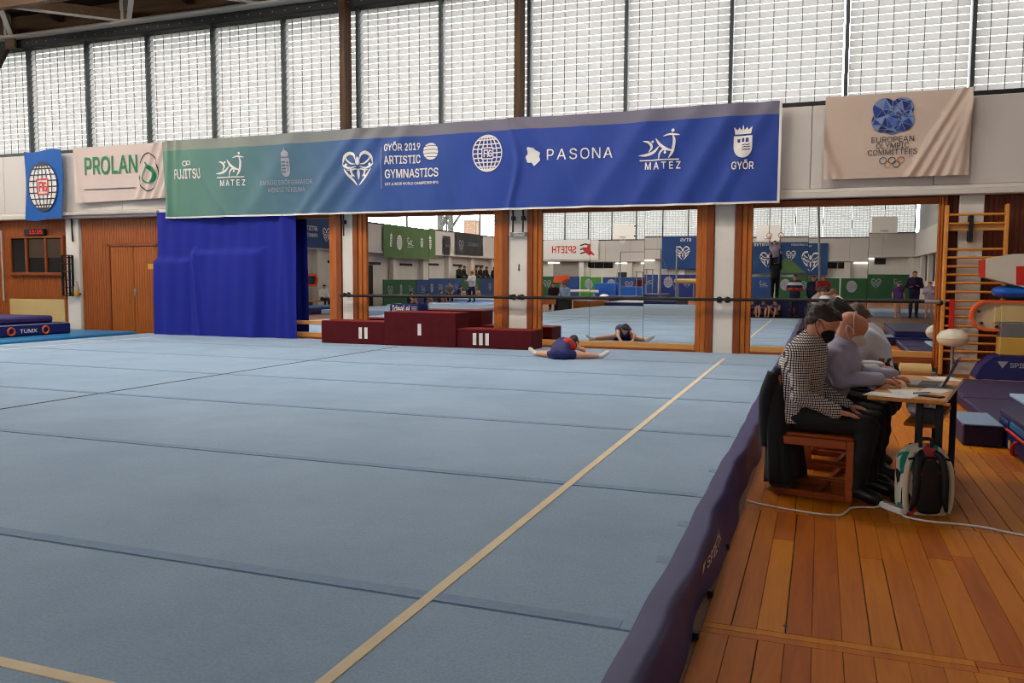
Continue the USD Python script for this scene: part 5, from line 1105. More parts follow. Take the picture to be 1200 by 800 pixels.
# --- the seated men at the scorers' table: s along the facing direction, l to their left, z up
def seat_frame(o, rz):
    c, s_ = math.cos(rz), math.sin(rz); return lambda s, l, z: np.array([o[0] + c * s - s_ * l, o[1] + s_ * s + c * l, z])
def gingham():
    c, s_ = math.cos(-TH), math.sin(-TH)
    n = {'g': ('geometry', {}), 'm': ('vector_rotate', {'angle': -TH}), 's': ('separate_xyz', {}), 'p': ('principled_bsdf', {'roughness': 0.85, 'specular_ior_level': 0.2})}
    L = [('g.position', 'm.vector'), ('m.vector', 's.vector')]
    # stripes run round and along: one set on height, one on the position along the facing direction plus a bit of depth
    n['xd'] = ('math', {'math_type': 'multiply_add', 'value2': 0.6}); L += [('s.y', 'xd.value1'), ('s.x', 'xd.value3')]
    for k, src in (('a', 's.z'), ('b', 'xd.value')):
        n[k + '1'] = ('math', {'math_type': 'multiply', 'value2': 60.0}); n[k + '2'] = ('math', {'math_type': 'fraction'}); n[k + '3'] = ('math', {'math_type': 'less_than', 'value2': 0.38})
        L += [(src, k + '1.value1'), (k + '1.value', k + '2.value1'), (k + '2.value', k + '3.value1')]
    n['sum'] = ('math', {'math_type': 'add'}); n['half'] = ('math', {'math_type': 'multiply', 'value2': 0.5}); n['r'] = ('rgb_ramp', {'ramp': [(0.0, sr(214, 206, 200)), (0.5, sr(96, 84, 84)), (1.0, sr(18, 14, 18))]})
    L += [('a3.value', 'sum.value1'), ('b3.value', 'sum.value2'), ('sum.value', 'half.value1'), ('half.value', 'r.fac'), ('r.color', 'p.base_color')]
    return usdkit.material(stage, '/World/Looks/gingham', n, L, surface='p.BSDF')
black_tr = mat('black_trousers', sr(15, 14, 17), 0.8, 0.2, 8); leather = mat('black_leather', sr(16, 14, 14), 0.4)
FINE = 0.0075
q = seat_frame((0.0, 6.22), TH); fdir = q(1, 0, 0) - q(0, 0, 0); ldir = q(0, 1, 0) - q(0, 0, 0)
m1J = dict(pelvis=q(-.11, 0, .565), waist=q(-.125, 0, .74), chest=q(-.105, 0, .9), neck=q(-.05, 0, 1.06), head=q(.015, 0, 1.205), face=fdir * .86 + np.array([0, 0, -.5]),
           shR=q(-.09, -.195, .985), elR=q(-.06, -.25, .71), wrR=q(.16, -.185, .617), hdR=fdir * .97 + np.array([0, 0, -.16]) + ldir * .1, hnR=(0, 0, 1), shL=q(-.09, .195, .985), elL=q(-.04, .18, .71), wrL=q(.18, .12, .617), hdL=fdir + np.array([0, 0, -.1]), hnL=(0, 0, 1),
           hipL=q(-.06, .095, .545), hipR=q(-.06, -.095, .545), knL=q(.36, .13, .53), knR=q(.36, -.13, .525), anL=q(.34, .13, .085), anR=q(.3, -.15, .085), toL=q(.5, .14, .04), toR=q(.44, -.16, .04))
mn1 = person('person', 'man in a checked shirt and black face mask seated with a hand on his knee', m1J, 'a', 'brown', gingham(), black_tr, leather, FINE, mask=(mat('mask_black', sr(14, 13, 16), 0.8), 'cloth'), volume=0.022, noise=0.004, curl=(0.2, 0.1))
q = seat_frame((0.1, 6.72), TH)
m2J = dict(pelvis=q(-.06, 0, .565), waist=q(-.03, 0, .73), chest=q(.04, 0, .88), neck=q(.06, 0, 1.01), head=q(.125, 0, 1.15), face=fdir * .86 + np.array([0, 0, -.46]) + ldir * .05,
           shR=q(.035, -.2, .93), elR=q(.1, -.22, .775), wrR=q(.36, -.2, .8), hdR=fdir * .95 + np.array([0, 0, -.12]) + ldir * .15, hnR=(0, 0, 1), shL=q(.05, .2, .93), elL=q(.16, .23, .785), wrL=q(.4, .1, .8), hdL=fdir * .9 + np.array([0, 0, -.1]) - ldir * .3, hnL=(0, 0, 1),
           hipL=q(-.01, .095, .545), hipR=q(-.01, -.095, .545), knL=q(.34, .13, .53), knR=q(.34, -.13, .53), anL=q(.32, .13, .085), anR=q(.3, -.14, .085), toL=q(.46, .14, .04), toR=q(.44, -.15, .04))
mn2 = person('person', 'bald man in a lilac grey shirt and white face mask leaning over the table', m2J, 'b', 'ash', mat('lilac_shirt', sr(164, 160, 182), 0.85, 0.05, 12), black_tr, leather, FINE, mask=(mat('mask_white', sr(206, 190, 176), 0.8), 'cup', mat('strap_white', sr(222, 214, 206), 0.8)), bald=True, noise=0.006, curl=(0.4, 0.4))
A2 = mn2.A; mn2.p('mask_strap', tube([A2(.045, -.02, -.072), A2(.0, .06, -.088), A2(-.03, .11, -.05), A2(-.035, .122, 0), A2(-.03, .11, .05), A2(.0, .06, .088), A2(.045, -.02, .072)], .003, 6, 6), mat('strap_white2', sr(222, 214, 206), 0.8), smooth=True, world=True)
q = seat_frame((0.12, 7.3), TH)
m4J = dict(pelvis=q(-.06, 0, .565), waist=q(-.06, 0, .74), chest=q(-.03, 0, .91), neck=q(-.01, 0, 1.06), head=q(.0, 0, 1.215), face=fdir * .75 + np.array([0, 0, -.65]),
           shR=q(-.02, -.19, .98), elR=q(.08, -.2, .785), wrR=q(.33, -.16, .8), hdR=fdir + np.array([0, 0, -.1]), hnR=(0, 0, 1), shL=q(-.02, .19, .98), elL=q(.08, .22, .785), wrL=q(.33, .1, .8), hdL=fdir * .95 - ldir * .2, hnL=(0, 0, 1),
           hipL=q(-.01, .095, .545), hipR=q(-.01, -.095, .545), knL=q(.32, .12, .53), knR=q(.32, -.12, .53), anL=q(.28, .12, .085), anR=q(.28, -.12, .085), toL=q(.42, .13, .04), toR=q(.42, -.13, .04))
person('person', 'dark-haired man in a white shirt writing beyond the bald man', m4J, 'a', 'dark', mat('white_shirt', sr(206, 204, 206), 0.85, 0.04, 10), black_tr, leather, 0.009, mask=(M['blackish'], 'cloth'), volume=0.02, curl=(0.4, 0.5))
R3 = math.pi - 0.2; q = seat_frame((0.43, 7.98), R3); f3 = q(1, 0, 0) - q(0, 0, 0); l3 = q(0, 1, 0) - q(0, 0, 0)
m3J = dict(pelvis=q(-.04, 0, .565), waist=q(-.03, 0, .74), chest=q(.0, 0, .9), neck=q(.06, 0, 1.06), head=q(.12, 0, 1.16), face=f3 * .7 + np.array([0, 0, -.7]),
           shR=q(.02, -.2, .99), elR=q(.12, -.26, .74), wrR=q(.3, -.15, .64), hdR=f3 + np.array([0, 0, -.1]), hnR=(0, 0, 1), shL=q(.02, .2, .99), elL=q(.1, .25, .74), wrL=q(.3, .16, .63), hdL=f3 + np.array([0, 0, -.1]), hnL=(0, 0, 1),
           hipL=q(.0, .095, .545), hipR=q(.0, -.095, .545), knL=q(.42, .12, .53), knR=q(.42, -.12, .53), anL=q(.36, .12, .085), anR=q(.36, -.12, .085), toL=q(.5, .13, .04), toR=q(.5, -.13, .04))
person('person', 'man with light brown hair in a pale shirt sitting with his back to the right', m3J, 'b', 'ash', mat('pale_shirt', sr(204, 206, 216), 0.85, 0.05, 12), black_tr, leather, 0.009, volume=0.016)

# --- the gymnast stretching in a straddle on the floor, back to the photographer
gx, gy = -3.88, 12.68
gJ = dict(pelvis=(gx, gy, .325), waist=(gx - .01, gy + .07, .42), chest=(gx + .03, gy + .19, .455), neck=(gx + .07, gy + .29, .47), head=(gx + .11, gy + .37, .47), face=(.15, .6, -.7),
          shL=(gx - .06, gy + .26, .45), shR=(gx + .17, gy + .2, .42), elL=(gx - .02, gy + .45, .34), elR=(gx + .29, gy + .33, .36), wrL=(gx + .06, gy + .58, .258), wrR=(gx + .3, gy + .48, .255), hdL=(.3, 1, -.1), hdR=(-.1, 1, -.1), hnL=(0, 0, 1), hnR=(0, 0, 1),
          hipL=(gx - .08, gy + .01, .3), hipR=(gx + .08, gy + .01, .3), knL=(gx - .32, gy + .24, .28), knR=(gx + .33, gy + .2, .28), anL=(gx - .58, gy + .46, .258), anR=(gx + .58, gy + .4, .258), toL=(gx - .68, gy + .48, .33), toR=(gx + .69, gy + .4, .33))
leo = mat('leotard', sr(44, 44, 98), 0.6, 0.05, 6)
gm = person('gymnast', 'young gymnast in navy leotard stretching in a wide straddle on the blue carpet', gJ, 'c', 'brown', None, mat('navy_shorts', sr(30, 34, 92), 0.6), None, 0.01, s=0.86, shorts=True, leotard=leo, socks=mat('sock_white', sr(216, 206, 200), 0.85))
sp_ = np.array(gJ['shR']); ch_ = np.array(gJ['chest'])
gm.p('shoulder_panel', sdf_body([(ch_ + [.05, -.075, .03], .08, sp_ + [-.03, -.035, .018], .066, .03), (ch_ + [.09, -.05, -.03], .07, sp_ + [-.015, -.01, -.01], .064, .03)], .01), M['red'], smooth=True, world=True, label='red shoulder panel')
# ------------------------------------------------------------------ the rest of the hall, seen in the mirrors
def lay(name, label, cat, x0, x1, y0, y1, z0, z1, m, trim=None, group=None):
    t = Thing(name, label, cat, ((x0 + x1) / 2, (y0 + y1) / 2, z0), group=group)
    t.p('cover', bx(x0, x1, y0, y1, z0, z1, 0.03), m, world=True)
    if trim is not None: t.p('top_sheet', bx(x0 + .03, x1 - .03, y0 + .03, y1 - .03, z1 - .005, z1 + .012, 0.004), trim, world=True)
    return t
gm_ = mat('hall_green', sr(84, 112, 62), 0.7, 0.06, 2); dg = mat('barrier_green', sr(36, 84, 48), 0.7, 0.06, 2); bb = mat('barrier_blue', sr(36, 62, 110), 0.7, 0.06, 2); pb = mat('poster_black', sr(48, 46, 46), 0.7, 0.1, 2); bn2 = mat('hall_blue', sr(30, 62, 116), 0.7, 0.06, 2)
def on_left(name, label, y0, y1, z0, z1, m, marks, x=LEFT + 0.16, cat='banner'):
    """a banner on the left wall that looks along +x; marks: (flat xy mesh, y, z, material), x of the mesh runs along -y... towards +y it would read mirrored"""
    t = Thing(name, label, cat, (x, (y0 + y1) / 2, z0))
    f0 = folds(int(abs(y0 * 7)), 0.02); fn = lambda a, z: f0(a, z)
    s = sheet(y0, y1, z0, z1, fn, 0.0, 0.12, 0.006); v = s.vertices; t.p('cloth', trimesh.Trimesh(np.c_[x - v[:, 1], v[:, 0], v[:, 2]], s.faces[:, ::-1], process=False) if False else trimesh.Trimesh(np.c_[x - v[:, 1], v[:, 0], v[:, 2]], s.faces, process=False), m, smooth=60, world=True)
    for g, yy, zz, mt in marks:
        q = trimesh.remesh.subdivide_to_size(g.vertices, g.faces, .12, max_iter=10); Y = yy + q[0][:, 0]; Z = zz + q[0][:, 1]
        t.p('print', trimesh.Trimesh(np.c_[x - fn(Y, Z) + 0.02, Y, Z], q[1], process=False), mt, world=True)
    return t
W1 = M['print']
on_left('wall_banner', 'long green banner with pale emblems high on the left wall', -16.7, -10.1, 2.62, 4.4, gm_, [(flat_poly(state_arms(.5)), -15.9, 3.6, W1), (flat_poly(crown_crest(.4)), -14.7, 3.6, W1), (flat_poly(tumblers(.5)), -13.2, 3.5, W1), (flat_poly(globe(.3, .4, .05, False)), -11.9, 3.5, W1), (flat_poly(state_arms(.45)), -10.9, 3.6, W1)])
on_left('wall_banner', 'dark poster with pale lettering high on the left wall', -24.4, -19.75, 2.98, 4.4, pb, [(flat_text('GYMNASTICS', .22, width=1.8), -22.6, 3.6, M['print_grey']), (flat_poly(heart(.5)), -20.6, 3.6, M['print_grey'])])
on_left('wall_banner', 'narrow dark poster beside the large one high on the left wall', -18.9, -17.9, 2.9, 4.1, pb, [(flat_text('GYM', .16), -18.4, 3.4, M['print_grey'])])
on_left('wall_banner', 'blue banner with a white heart emblem on the left wall near the mirrors', -5.2, -2.2, 2.9, 4.4, bn2, [(flat_poly(heart(.42)), -4.5, 3.6, W1), (flat_text('ARTISTIC', .2, True, width=1.1), -3.2, 3.7, W1), (flat_text('GYMNASTICS', .16, True, width=1.1), -3.2, 3.4, W1)])
for i, (y0, y1, m, mk) in enumerate([(-12.1, -8.4, dg, 'p'), (-18.4, -12.15, bb, 'q'), (-21.6, -18.45, dg, 'p'), (-26.4, -21.65, bb, 'q'), (-30.0, -26.45, dg, 'p')]):
    t = Thing('barrier', ['green sponsor barrier nearest the mirrors along the left wall', 'long blue sponsor barrier along the left wall', 'short green sponsor barrier in the middle of the left wall', 'blue sponsor barrier below the seated spectators', 'green sponsor barrier in the far left corner'][i], 'barrier', (-21.4, (y0 + y1) / 2, 0))
    t.p('panel', bx(-21.45, -21.38, y0, y1, 0.1, 1.42, 0.01), m, world=True)
    for k in range(int((y1 - y0) / 1.2)):
        yy = y0 + .6 + 1.2 * k; g = flat_poly([tumblers(.35), state_arms(.4), heart(.36), crown_crest(.36)][k % 4]); v = g.vertices; t.p('print', trimesh.Trimesh(np.c_[np.full(len(v), -21.372), yy + v[:, 0], .85 + v[:, 1]], g.faces, process=False), M['print_grey'], world=True)
    for yy in (y0 + .1, y1 - .1): t.p('foot', bx(-21.6, -21.2, yy - .03, yy + .03, 0, .1, .005), M['dark_metal'], world=True)

def on_near(name, label, x0, x1, z0, z1, m, marks, y=NEAR + 0.2, cat='banner', seed=1):
    t = Thing(name, label, cat, ((x0 + x1) / 2, y, z0)); f0 = folds(seed, 0.02); fn = lambda a, z: -f0(a, z)
    t.p('cloth', sheet(x0, x1, z0, z1, fn, y, 0.12, -0.006), m, smooth=60, world=True)
    for g, xx, zz, mt in marks: t.p('print', drape(g, xx, zz, fn, y, 0.02, 0.12, face=1), mt, world=True)
    return t
on_near('wall_banner', 'white banner with red SPIETH lettering on the near wall', -19.8, -15.5, 2.95, 4.42, M['print'], [(flat_text('SPIETH', .5, True, width=1.9), -18.2, 3.45, M['red']), (flat_poly(unary_union([swoosh([(-.7, -.4), (-.2, .0), (-.3, .4)], .25), swoosh([(-.3, -.45), (.1, .0), (.3, .1)], .2)])), -16.5, 3.7, M['red']), (flat_poly(unary_union([LineString([(-.1, y), (.25, y + .1), (.6, y)]).buffer(.05) for y in (-.3, 0, .3)])), -16.3, 3.7, M['dark_print'])], seed=3)
g2 = ramp_material('banner_near', -11.0, -4.8, [(0, sr(32, 66, 120)), (0.5, sr(32, 66, 120)), (0.75, sr(50, 100, 70)), (1, sr(60, 112, 60))])
on_near('wall_banner', 'blue and green banner with a large white heart on the near wall', -10.9, -4.75, 2.1, 4.42, g2, [(flat_poly(heart(.62)), -9.4, 3.3, W1), (flat_text('RTVS', .22, True), -9.2, 4.05, W1), (flat_poly(LineString([(-1.6, -1), (1.2, 1)]).buffer(.12)), -6.6, 3.2, M['print_grey'])], seed=5)
g3 = mat('banner_blue3', sr(34, 70, 118), 0.7, 0.05, 2)
t = on_near('wall_banner', 'large blue banner with three white hearts under the louvred windows', -4.6, 0.45, 1.9, 4.05, g3, [(flat_poly(heart(.66)), -3.5, 2.95, W1), (flat_poly(heart(.4)), -2.0, 3.2, W1), (flat_poly(heart(.8)), -.65, 2.9, W1), (flat_text('RTVS', .2, True), -4.1, 3.8, W1), (flat_text('WORLD CHAMPIONSHIPS', .13, width=1.4), -1.3, 3.8, W1), (flat_poly(Polygon([(-1.2, -.5), (1.0, -.5), (.2, .5), (-.1, .5)])), -2.2, 2.45, gm_)], seed=6)
for i, (x0, x1, m) in enumerate([(-21.0, -18.0, dg), (-17.9, -16.6, bn2), (-16.5, -14.9, mat('bright_green', sr(60, 130, 46), .7)), (-14.8, -10.9, bn2), (-10.8, -7.0, mat('deep_blue', sr(22, 44, 110), .7)), (-6.9, -3.0, bn2), (-2.9, 1.2, dg), (1.3, 5.2, dg)]):
    t = Thing('barrier', ['dark green', 'pale blue', 'bright green', 'wide blue', 'deep blue', 'blue patterned', 'dark green long', 'dark green rightmost'][i] + ' sponsor barrier standing along the near wall', 'barrier', ((x0 + x1) / 2, -28.9, 0))
    t.p('panel', bx(x0, x1, -28.95, -28.88, .1, 1.68, .01), m, world=True)
    for k in range(int((x1 - x0) / 1.3)):
        g = flat_poly([globe(.3, .36, .05, False), heart(.38), tumblers(.36)][k % 3]); v = g.vertices; t.p('print', trimesh.Trimesh(np.c_[x0 + .65 + 1.3 * k - v[:, 0], np.full(len(v), -28.87), 1.15 + v[:, 1]], g.faces, process=False), M['print_grey'], world=True)
    for xx in (x0 + .1, x1 - .1): t.p('foot', bx(xx - .03, xx + .03, -29.1, -28.7, 0, .1, .005), M['dark_metal'], world=True)

def hoop(name, label, x, y, z):
    t = Thing(name, label, 'basketball hoop', (x, y, z))
    t.p('backboard', bx(-.75, .75, -.02, .02, 0, 1.05, .01), M['white']); t.p('rim', trimesh.creation.torus(.23, .012, major_sections=24, minor_sections=6).apply_translation((0, .3, .15)), M['red'])
    t.p('net', cat_([rod((.22 * math.cos(a), .3 + .22 * math.sin(a), .14), (.12 * math.cos(a + .4), .3 + .12 * math.sin(a + .4), -.3), .006, 5) for a in np.linspace(0, 6.28, 13)[:-1]]), M['white'], kind='stuff')
    for s in (-.5, .5):
        t.p('support_arm', rod((s, -.03, .8), (s * 1.1, -1.9, 1.1), .035, 8), M['dark_metal']); t.p('support_arm', rod((s, -.03, .2), (s * 1.1, -1.9, .3), .035, 8), M['dark_metal'])
    t.p('cross_brace', rod((-.5, -.03, .8), (.55, -1.9, .3), .025, 8), M['dark_metal']); return t
hoop('basketball_hoop', 'basketball hoop over the blue banner on the near wall', -3.4, -28.4, 4.05)
hoop('basketball_hoop', 'basketball hoop beside the SPIETH banner end of the near wall', -13.2, -28.4, 4.35)
hoop('basketball_hoop', 'basketball hoop near the right corner of the near wall', 3.6, -28.4, 4.3)

# trees and a chimney outside the left windows
bark = wood('bark', sr(58, 54, 50), sr(92, 86, 78), 'z', .9, 10)
def tree(label, x, y, sd):
    t = Thing('bare_tree', label, 'tree', (x, y, -.5)); rg = random.Random(sd)
    t.p('trunk', tube([(0, 0, 0), (.1, .1, 3), (-.1, .2, 6), (.1, .1, 9.5)], [.34, .26, .2, .05], 10, 5), bark, smooth=True)
    for k in range(9):
        z = rg.uniform(5.6, 8.5); a = rg.uniform(0, 6.28); l = rg.uniform(1.6, 3.4); t.p('branch', tube([(0, .1, z), (l * .35 * math.cos(a), l * .35 * math.sin(a) + .1, z + l * .45), (l * .6 * math.cos(a), l * .6 * math.sin(a), z + l * 1.0)], [.11, .07, .02], 7, 4), bark, smooth=True)
tree('bare tree with a slim trunk outside the left windows', -26.2, -26.0, 1); tree('bare tree with spreading boughs outside the left windows', -26.4, -28.3, 2)
c = Thing('chimney', 'brick chimney with a pale cap seen through the left windows', 'chimney', (-36, -54.4, -.5)); c.p('stack', bx(-.65, .65, -.65, .65, 0, 8.1, .02), mat('brick_red', sr(140, 104, 84), .9, .1, 8)); c.p('cap', bx(-.75, .75, -.75, .75, 8.1, 8.4, .02), M['plaster'])

# landing mats and apparatus on the wooden floor behind the photographer
PB = M['blue_vinyl']; NV = M['navy']
lay('landing_mat', 'big blue landing mat with a pale top in the middle of the hall', 'mat', -10.2, -6.7, -15.2, -11.0, 0, .36, NV, mat('pale_top', sr(176, 170, 176), .7))
lay('landing_mat', 'second blue landing mat behind the first in the middle of the hall', 'mat', -11.4, -8.4, -19.4, -16.2, 0, .55, NV, M['purple'])
lay('landing_mat', 'bright blue mat under the coach in the white shirt', 'mat', -19.4, -15.5, -13.9, -9.4, 0, .12, PB)
lay('landing_mat', 'broad pale blue carpet mat behind the sprung floor', 'mat', -10.2, -3.6, -10.7, .75, 0, .2, M['carpet'])
lay('landing_mat', 'pale blue carpet mat along the left side behind the sprung floor', 'mat', -19.3, -13.2, -6.6, .6, 0, .2, M['carpet'])
lay('landing_mat', 'long pale runway mat along the left side of the hall', 'mat', -20.4, -15.0, -8.6, -6.9, 0, .2, M['lightmat'])
lay('landing_mat', 'pale mat strip beside the left barrier', 'mat', -20.9, -17.0, -19.5, -15.4, 0, .22, M['lightmat'])
lay('landing_mat', 'navy mat on the left in front of the wooden bench', 'mat', -20.6, -19.5, -2.6, 1.4, 0, .3, NV, M['turq'])
t = lay('landing_mat', 'navy mat block with an orange ring behind the three seated gymnasts', 'mat', -3.4, -.45, -7.3, -4.75, 0, .68, NV)
t.p('ring_handle', moved(orient(trimesh.creation.torus(.09, .024, major_sections=22, minor_sections=8), [0, 1, 0]), (-1.05, -4.74, .3)), M['orange'], world=True, smooth=True)
lay('landing_mat', 'pale grey mat on the right behind the photographer', 'mat', 1.9, 5.0, -8.5, -4.9, 0, .2, M['lightmat'])
lay('foam_block', 'tall bright blue foam block by the near wall', 'foam block', -13.2, -11.8, -22.0, -20.4, 0, 1.28, PB); lay('foam_block', 'lower bright blue foam block by the near wall', 'foam block', -11.6, -10.0, -21.6, -20.0, 0, 1.08, PB)
lay('foam_block', 'dark red foam block behind the blue ones', 'foam block', -11.5, -10.9, -25.0, -24.4, 0, 1.5, M['maroon'])
lay('podium_edge', 'raised wooden platform edge left of the landing mats', 'platform', -11.0, -10.3, -12.5, -8.0, 0, .5, M['oak'], M['lightmat'])
dk_ = Thing('judges_desk', 'orange wooden judges desk with a black front box', 'desk', (-12.0, -7.6, 0))
dk_.p('desktop', bx(-12.6, -11.6, -7.9, -7.3, .55, .6, .01), M['oak'], world=True); dk_.p('front_board', bx(-12.6, -11.62, -7.34, -7.3, .3, .55, .006), M['oak'], world=True)
for x in (-12.55, -11.7): dk_.p('leg', bx(x - .03, x + .03, -7.85, -7.35, 0, .55, .006), M['blackish'], world=True)
solo('equipment_box', bx(-11.55, -11.02, -7.9, -7.3, 0, .6, .02), M['blackish'], 'black equipment box beside the judges desk', 'box')
def posts(t, pts, r=.035, m=None):
    for p, q in pts: t.p('post', rod(p, q, r, 8), m or M['steel'], world=True, smooth=40)
hb = Thing('horizontal_bar', 'tall steel horizontal bar on two posts above the landing mat', 'horizontal bar', (-9.6, -14, .3))
posts(hb, [((-10.1, -14, .37), (-10.1, -14, 3.0)), ((-8.0, -14, .37), (-8.0, -14, 3.0))]); hb.p('bar', rod((-10.1, -14, 2.98), (-8.0, -14, 2.98), .02, 8), M['steel'], world=True)
for a, b in (((-10.1, -14, 2.7), (-10.9, -15.2, .1)), ((-8.0, -14, 2.7), (-7.2, -15.2, .37))): hb.p('guy_wire', rod(a, b, .012, 6), M['steel'], world=True)
pbar = Thing('parallel_bars', 'parallel bars with pale wooden rails on steel uprights', 'parallel bars', (-9.5, -17.5, .5))
for x in (-9.8, -9.3):
    pbar.p('rail', rod((x, -19, 1.95), (x, -16.4, 1.95), .03, 8), M['oak_pale'], world=True); posts(pbar, [((x, y, .55), (x, y, 1.93)) for y in (-18.6, -16.8)])
rp = Thing('upright_post', 'single tall steel post at the right of the landing mats', 'post', (-8.8, -24, 0)); posts(rp, [((-8.8, -24, 0), (-8.8, -24, 3.5))], .05); rp.p('base_plate', bx(-9.05, -8.55, -24.2, -23.8, 0, .03, .005), M['dark_metal'], world=True)
ph_ = Thing('pommel_horse', 'beige pommel horse on steel legs before the deep blue barrier', 'pommel horse', (-8.25, -24.5, 0))
ph_.p('body', bx(-9.0, -7.5, -24.7, -24.3, 1.1, 1.42, .1), M['beige'], world=True)
for x in (-8.5, -8.0): ph_.p('pommel', tube([(x, -24.65, 1.41), (x, -24.62, 1.53), (x, -24.4, 1.53), (x, -24.37, 1.41)], .022, 8, 3), M['oak_dark'], world=True)
for x in (-8.75, -7.75): posts(ph_, [((x, -24.5, .02), (x, -24.5, 1.12))], .05)
ov = Thing('vaulting_table', 'orange padded vaulting table on a grey column by the judges', 'vaulting table', (-15.2, -20, 0))
ov.p('top', prism(Polygon([(-15.65, 1.28), (-15.6, 1.62), (-15.35, 1.72), (-14.85, 1.74), (-14.85, 1.5), (-15.1, 1.28)]), .95, 'xz', -20.5), M['orange'], world=True); ov.p('column', bx(-15.35, -15.05, -20.2, -19.9, .1, 1.28, .02), M['steel'], world=True); ov.p('base', bx(-15.8, -14.7, -20.6, -19.5, 0, .12, .02), M['dark_metal'], world=True)
wa_ = Thing('balance_beam', 'white covered low beam in front of the bright green barrier', 'beam', (-13.9, -20, 0)); wa_.p('beam', bx(-15.0, -12.8, -20.1, -19.9, .68, .85, .04), M['white'], world=True)
for x in (-14.7, -13.1): wa_.p('stand', member((x - .2, -20, 0), (x, -20, .7), .06, .06, None), M['steel'], world=True); wa_.p('stand', member((x + .2, -20, 0), (x, -20, .7), .06, .06, None), M['steel'], world=True)
mt2 = Thing('mushroom_trainer', 'white mushroom trainer standing far back near the blue foam blocks', 'gym apparatus', (-12.25, -19.2, 0)); mt2.p('cushion', lathe([(0, .3), (.25, .32), (.32, .45), (.2, .6), (0, .64)], 24), M['white'], smooth=50); mt2.p('post', rod((0, 0, 0), (0, 0, .32), .05, 10), M['steel'])
or_ = Thing('vaulting_table', 'orange rimmed vault end standing near the left wall by the mirrors', 'vaulting table', (-21.7, -1.9, 0))
ps_ = rrect(-2.7, -0.9, 1.1, 1.68, .26); or_.p('shell', prism(ps_.difference(ps_.buffer(-.1)), .4, 'yz', -22.0), M['orange'], world=True); or_.p('inside', prism(ps_.buffer(-.1), .3, 'yz', -22.0), M['dark_metal'], world=True); or_.p('column', bx(-21.95, -21.65, -1.7, -1.3, 0, 1.11, .02), M['steel'], world=True)
bench = Thing('wooden_bench', 'low wooden bench near the left wall by the mirrors', 'bench', (-21.2, -2.3, 0)); bench.p('seat', bx(-21.4, -21.0, -3.3, -1.2, .42, .47, .01), M['oak_pale'], world=True)
for y in (-3.1, -1.4): bench.p('leg', bx(-21.36, -21.04, y - .03, y + .03, 0, .42, .005), M['oak_dark'], world=True)
stand = Thing('spectator_bench', 'raised dark bench for the spectators along the left wall', 'bench', (-22.0, -23.5, 0)); stand.p('platform', bx(-22.45, -21.65, -27.5, -19.6, 0, .95, .02), M['dark_metal'], world=True); stand.p('seat', bx(-22.42, -22.05, -27.5, -19.6, .95, 1.345, .02), M['oak_dark'], world=True)
yb_ = Thing('display_board', 'yellow display board beside the seated spectators', 'board', (-21.9, -21.5, .95)); yb_.p('board', bx(-21.9, -21.86, -21.9, -21.1, 1.15, 2.0, .01), mat('board_yellow', sr(220, 160, 60), .6), world=True); yb_.p('leg', bx(-21.9, -21.86, -21.52, -21.48, .95, 1.16, .005), M['dark_metal'], world=True)
rg_ = Thing('still_rings', 'pair of still rings hung on long straps above the navy mat block', 'rings', (-1.85, -6.4, 3.2))
for x in (-2.08, -1.62): rg_.p('strap', bx(x - .015, x + .015, -6.403, -6.397, 3.43, 9.7, .001), M['beige'], world=True); rg_.p('ring', moved(orient(trimesh.creation.torus(.105, .015, major_sections=24, minor_sections=8), [0, 1, 0]), (x, -6.4, 3.33)), M['oak_pale'], world=True, smooth=True)
rg_.p('roof_clamp', bx(-2.2, -1.5, -6.5, -6.3, 9.7, 9.85, .01), M['dark_metal'], world=True)
solo('steel_pole', rod((.05, -6.4, .0), (-.25, -6.4, 6.4), .045, 10), M['steel'], 'slanting steel pole behind the people on the right', 'pole')

# people in the hall: facing +x in their own frame
def stand_pose(k=1.0, arms='down', lean=0.0, stride=0.06):
    z = lambda v: v * k
    J = dict(pelvis=(0, 0, z(.93)), waist=(lean * .3, 0, z(1.1)), chest=(lean * .7, 0, z(1.3)), neck=(lean, 0, z(1.46)), head=(lean * 1.15 + .03, 0, z(1.61)), face=(1, 0, -.1), shL=(lean * .85, z(.19), z(1.4)), shR=(lean * .85, -z(.19), z(1.4)),
             hipL=(0, z(.09), z(.9)), hipR=(0, -z(.09), z(.9)), knL=(.03 + stride, z(.1), z(.49)), knR=(.03 - stride, -z(.1), z(.49)), anL=(stride, z(.1), z(.08)), anR=(-stride * 1.5, -z(.1), z(.08)), toL=(stride + z(.16), z(.12), z(.035)), toR=(-stride * 1.5 + z(.16), -z(.12), z(.035)))
    if arms == 'down': J.update(elL=(lean, z(.26), z(1.13)), elR=(lean, -z(.26), z(1.13)), wrL=(lean + .1, z(.26), z(.89)), wrR=(lean + .1, -z(.26), z(.89)))
    if arms == 'up': J.update(elL=(.08, z(.2), z(1.68)), elR=(.08, -z(.2), z(1.68)), wrL=(.06, z(.2), z(1.93)), wrR=(.06, -z(.2), z(1.93)))
    if arms == 'crossed': J.update(elL=(.1, z(.27), z(1.16)), elR=(.1, -z(.27), z(1.16)), wrL=(.24, -z(.02), z(1.2)), wrR=(.23, z(.02), z(1.16)), hdL=(.2, -1, 0), hdR=(.2, 1, 0))
    if arms == 'front': J.update(elL=(.12 + lean, z(.25), z(1.16)), elR=(.12 + lean, -z(.25), z(1.16)), wrL=(.36 + lean, z(.14), z(1.2)), wrR=(.36 + lean, -z(.14), z(1.2)))
    return J
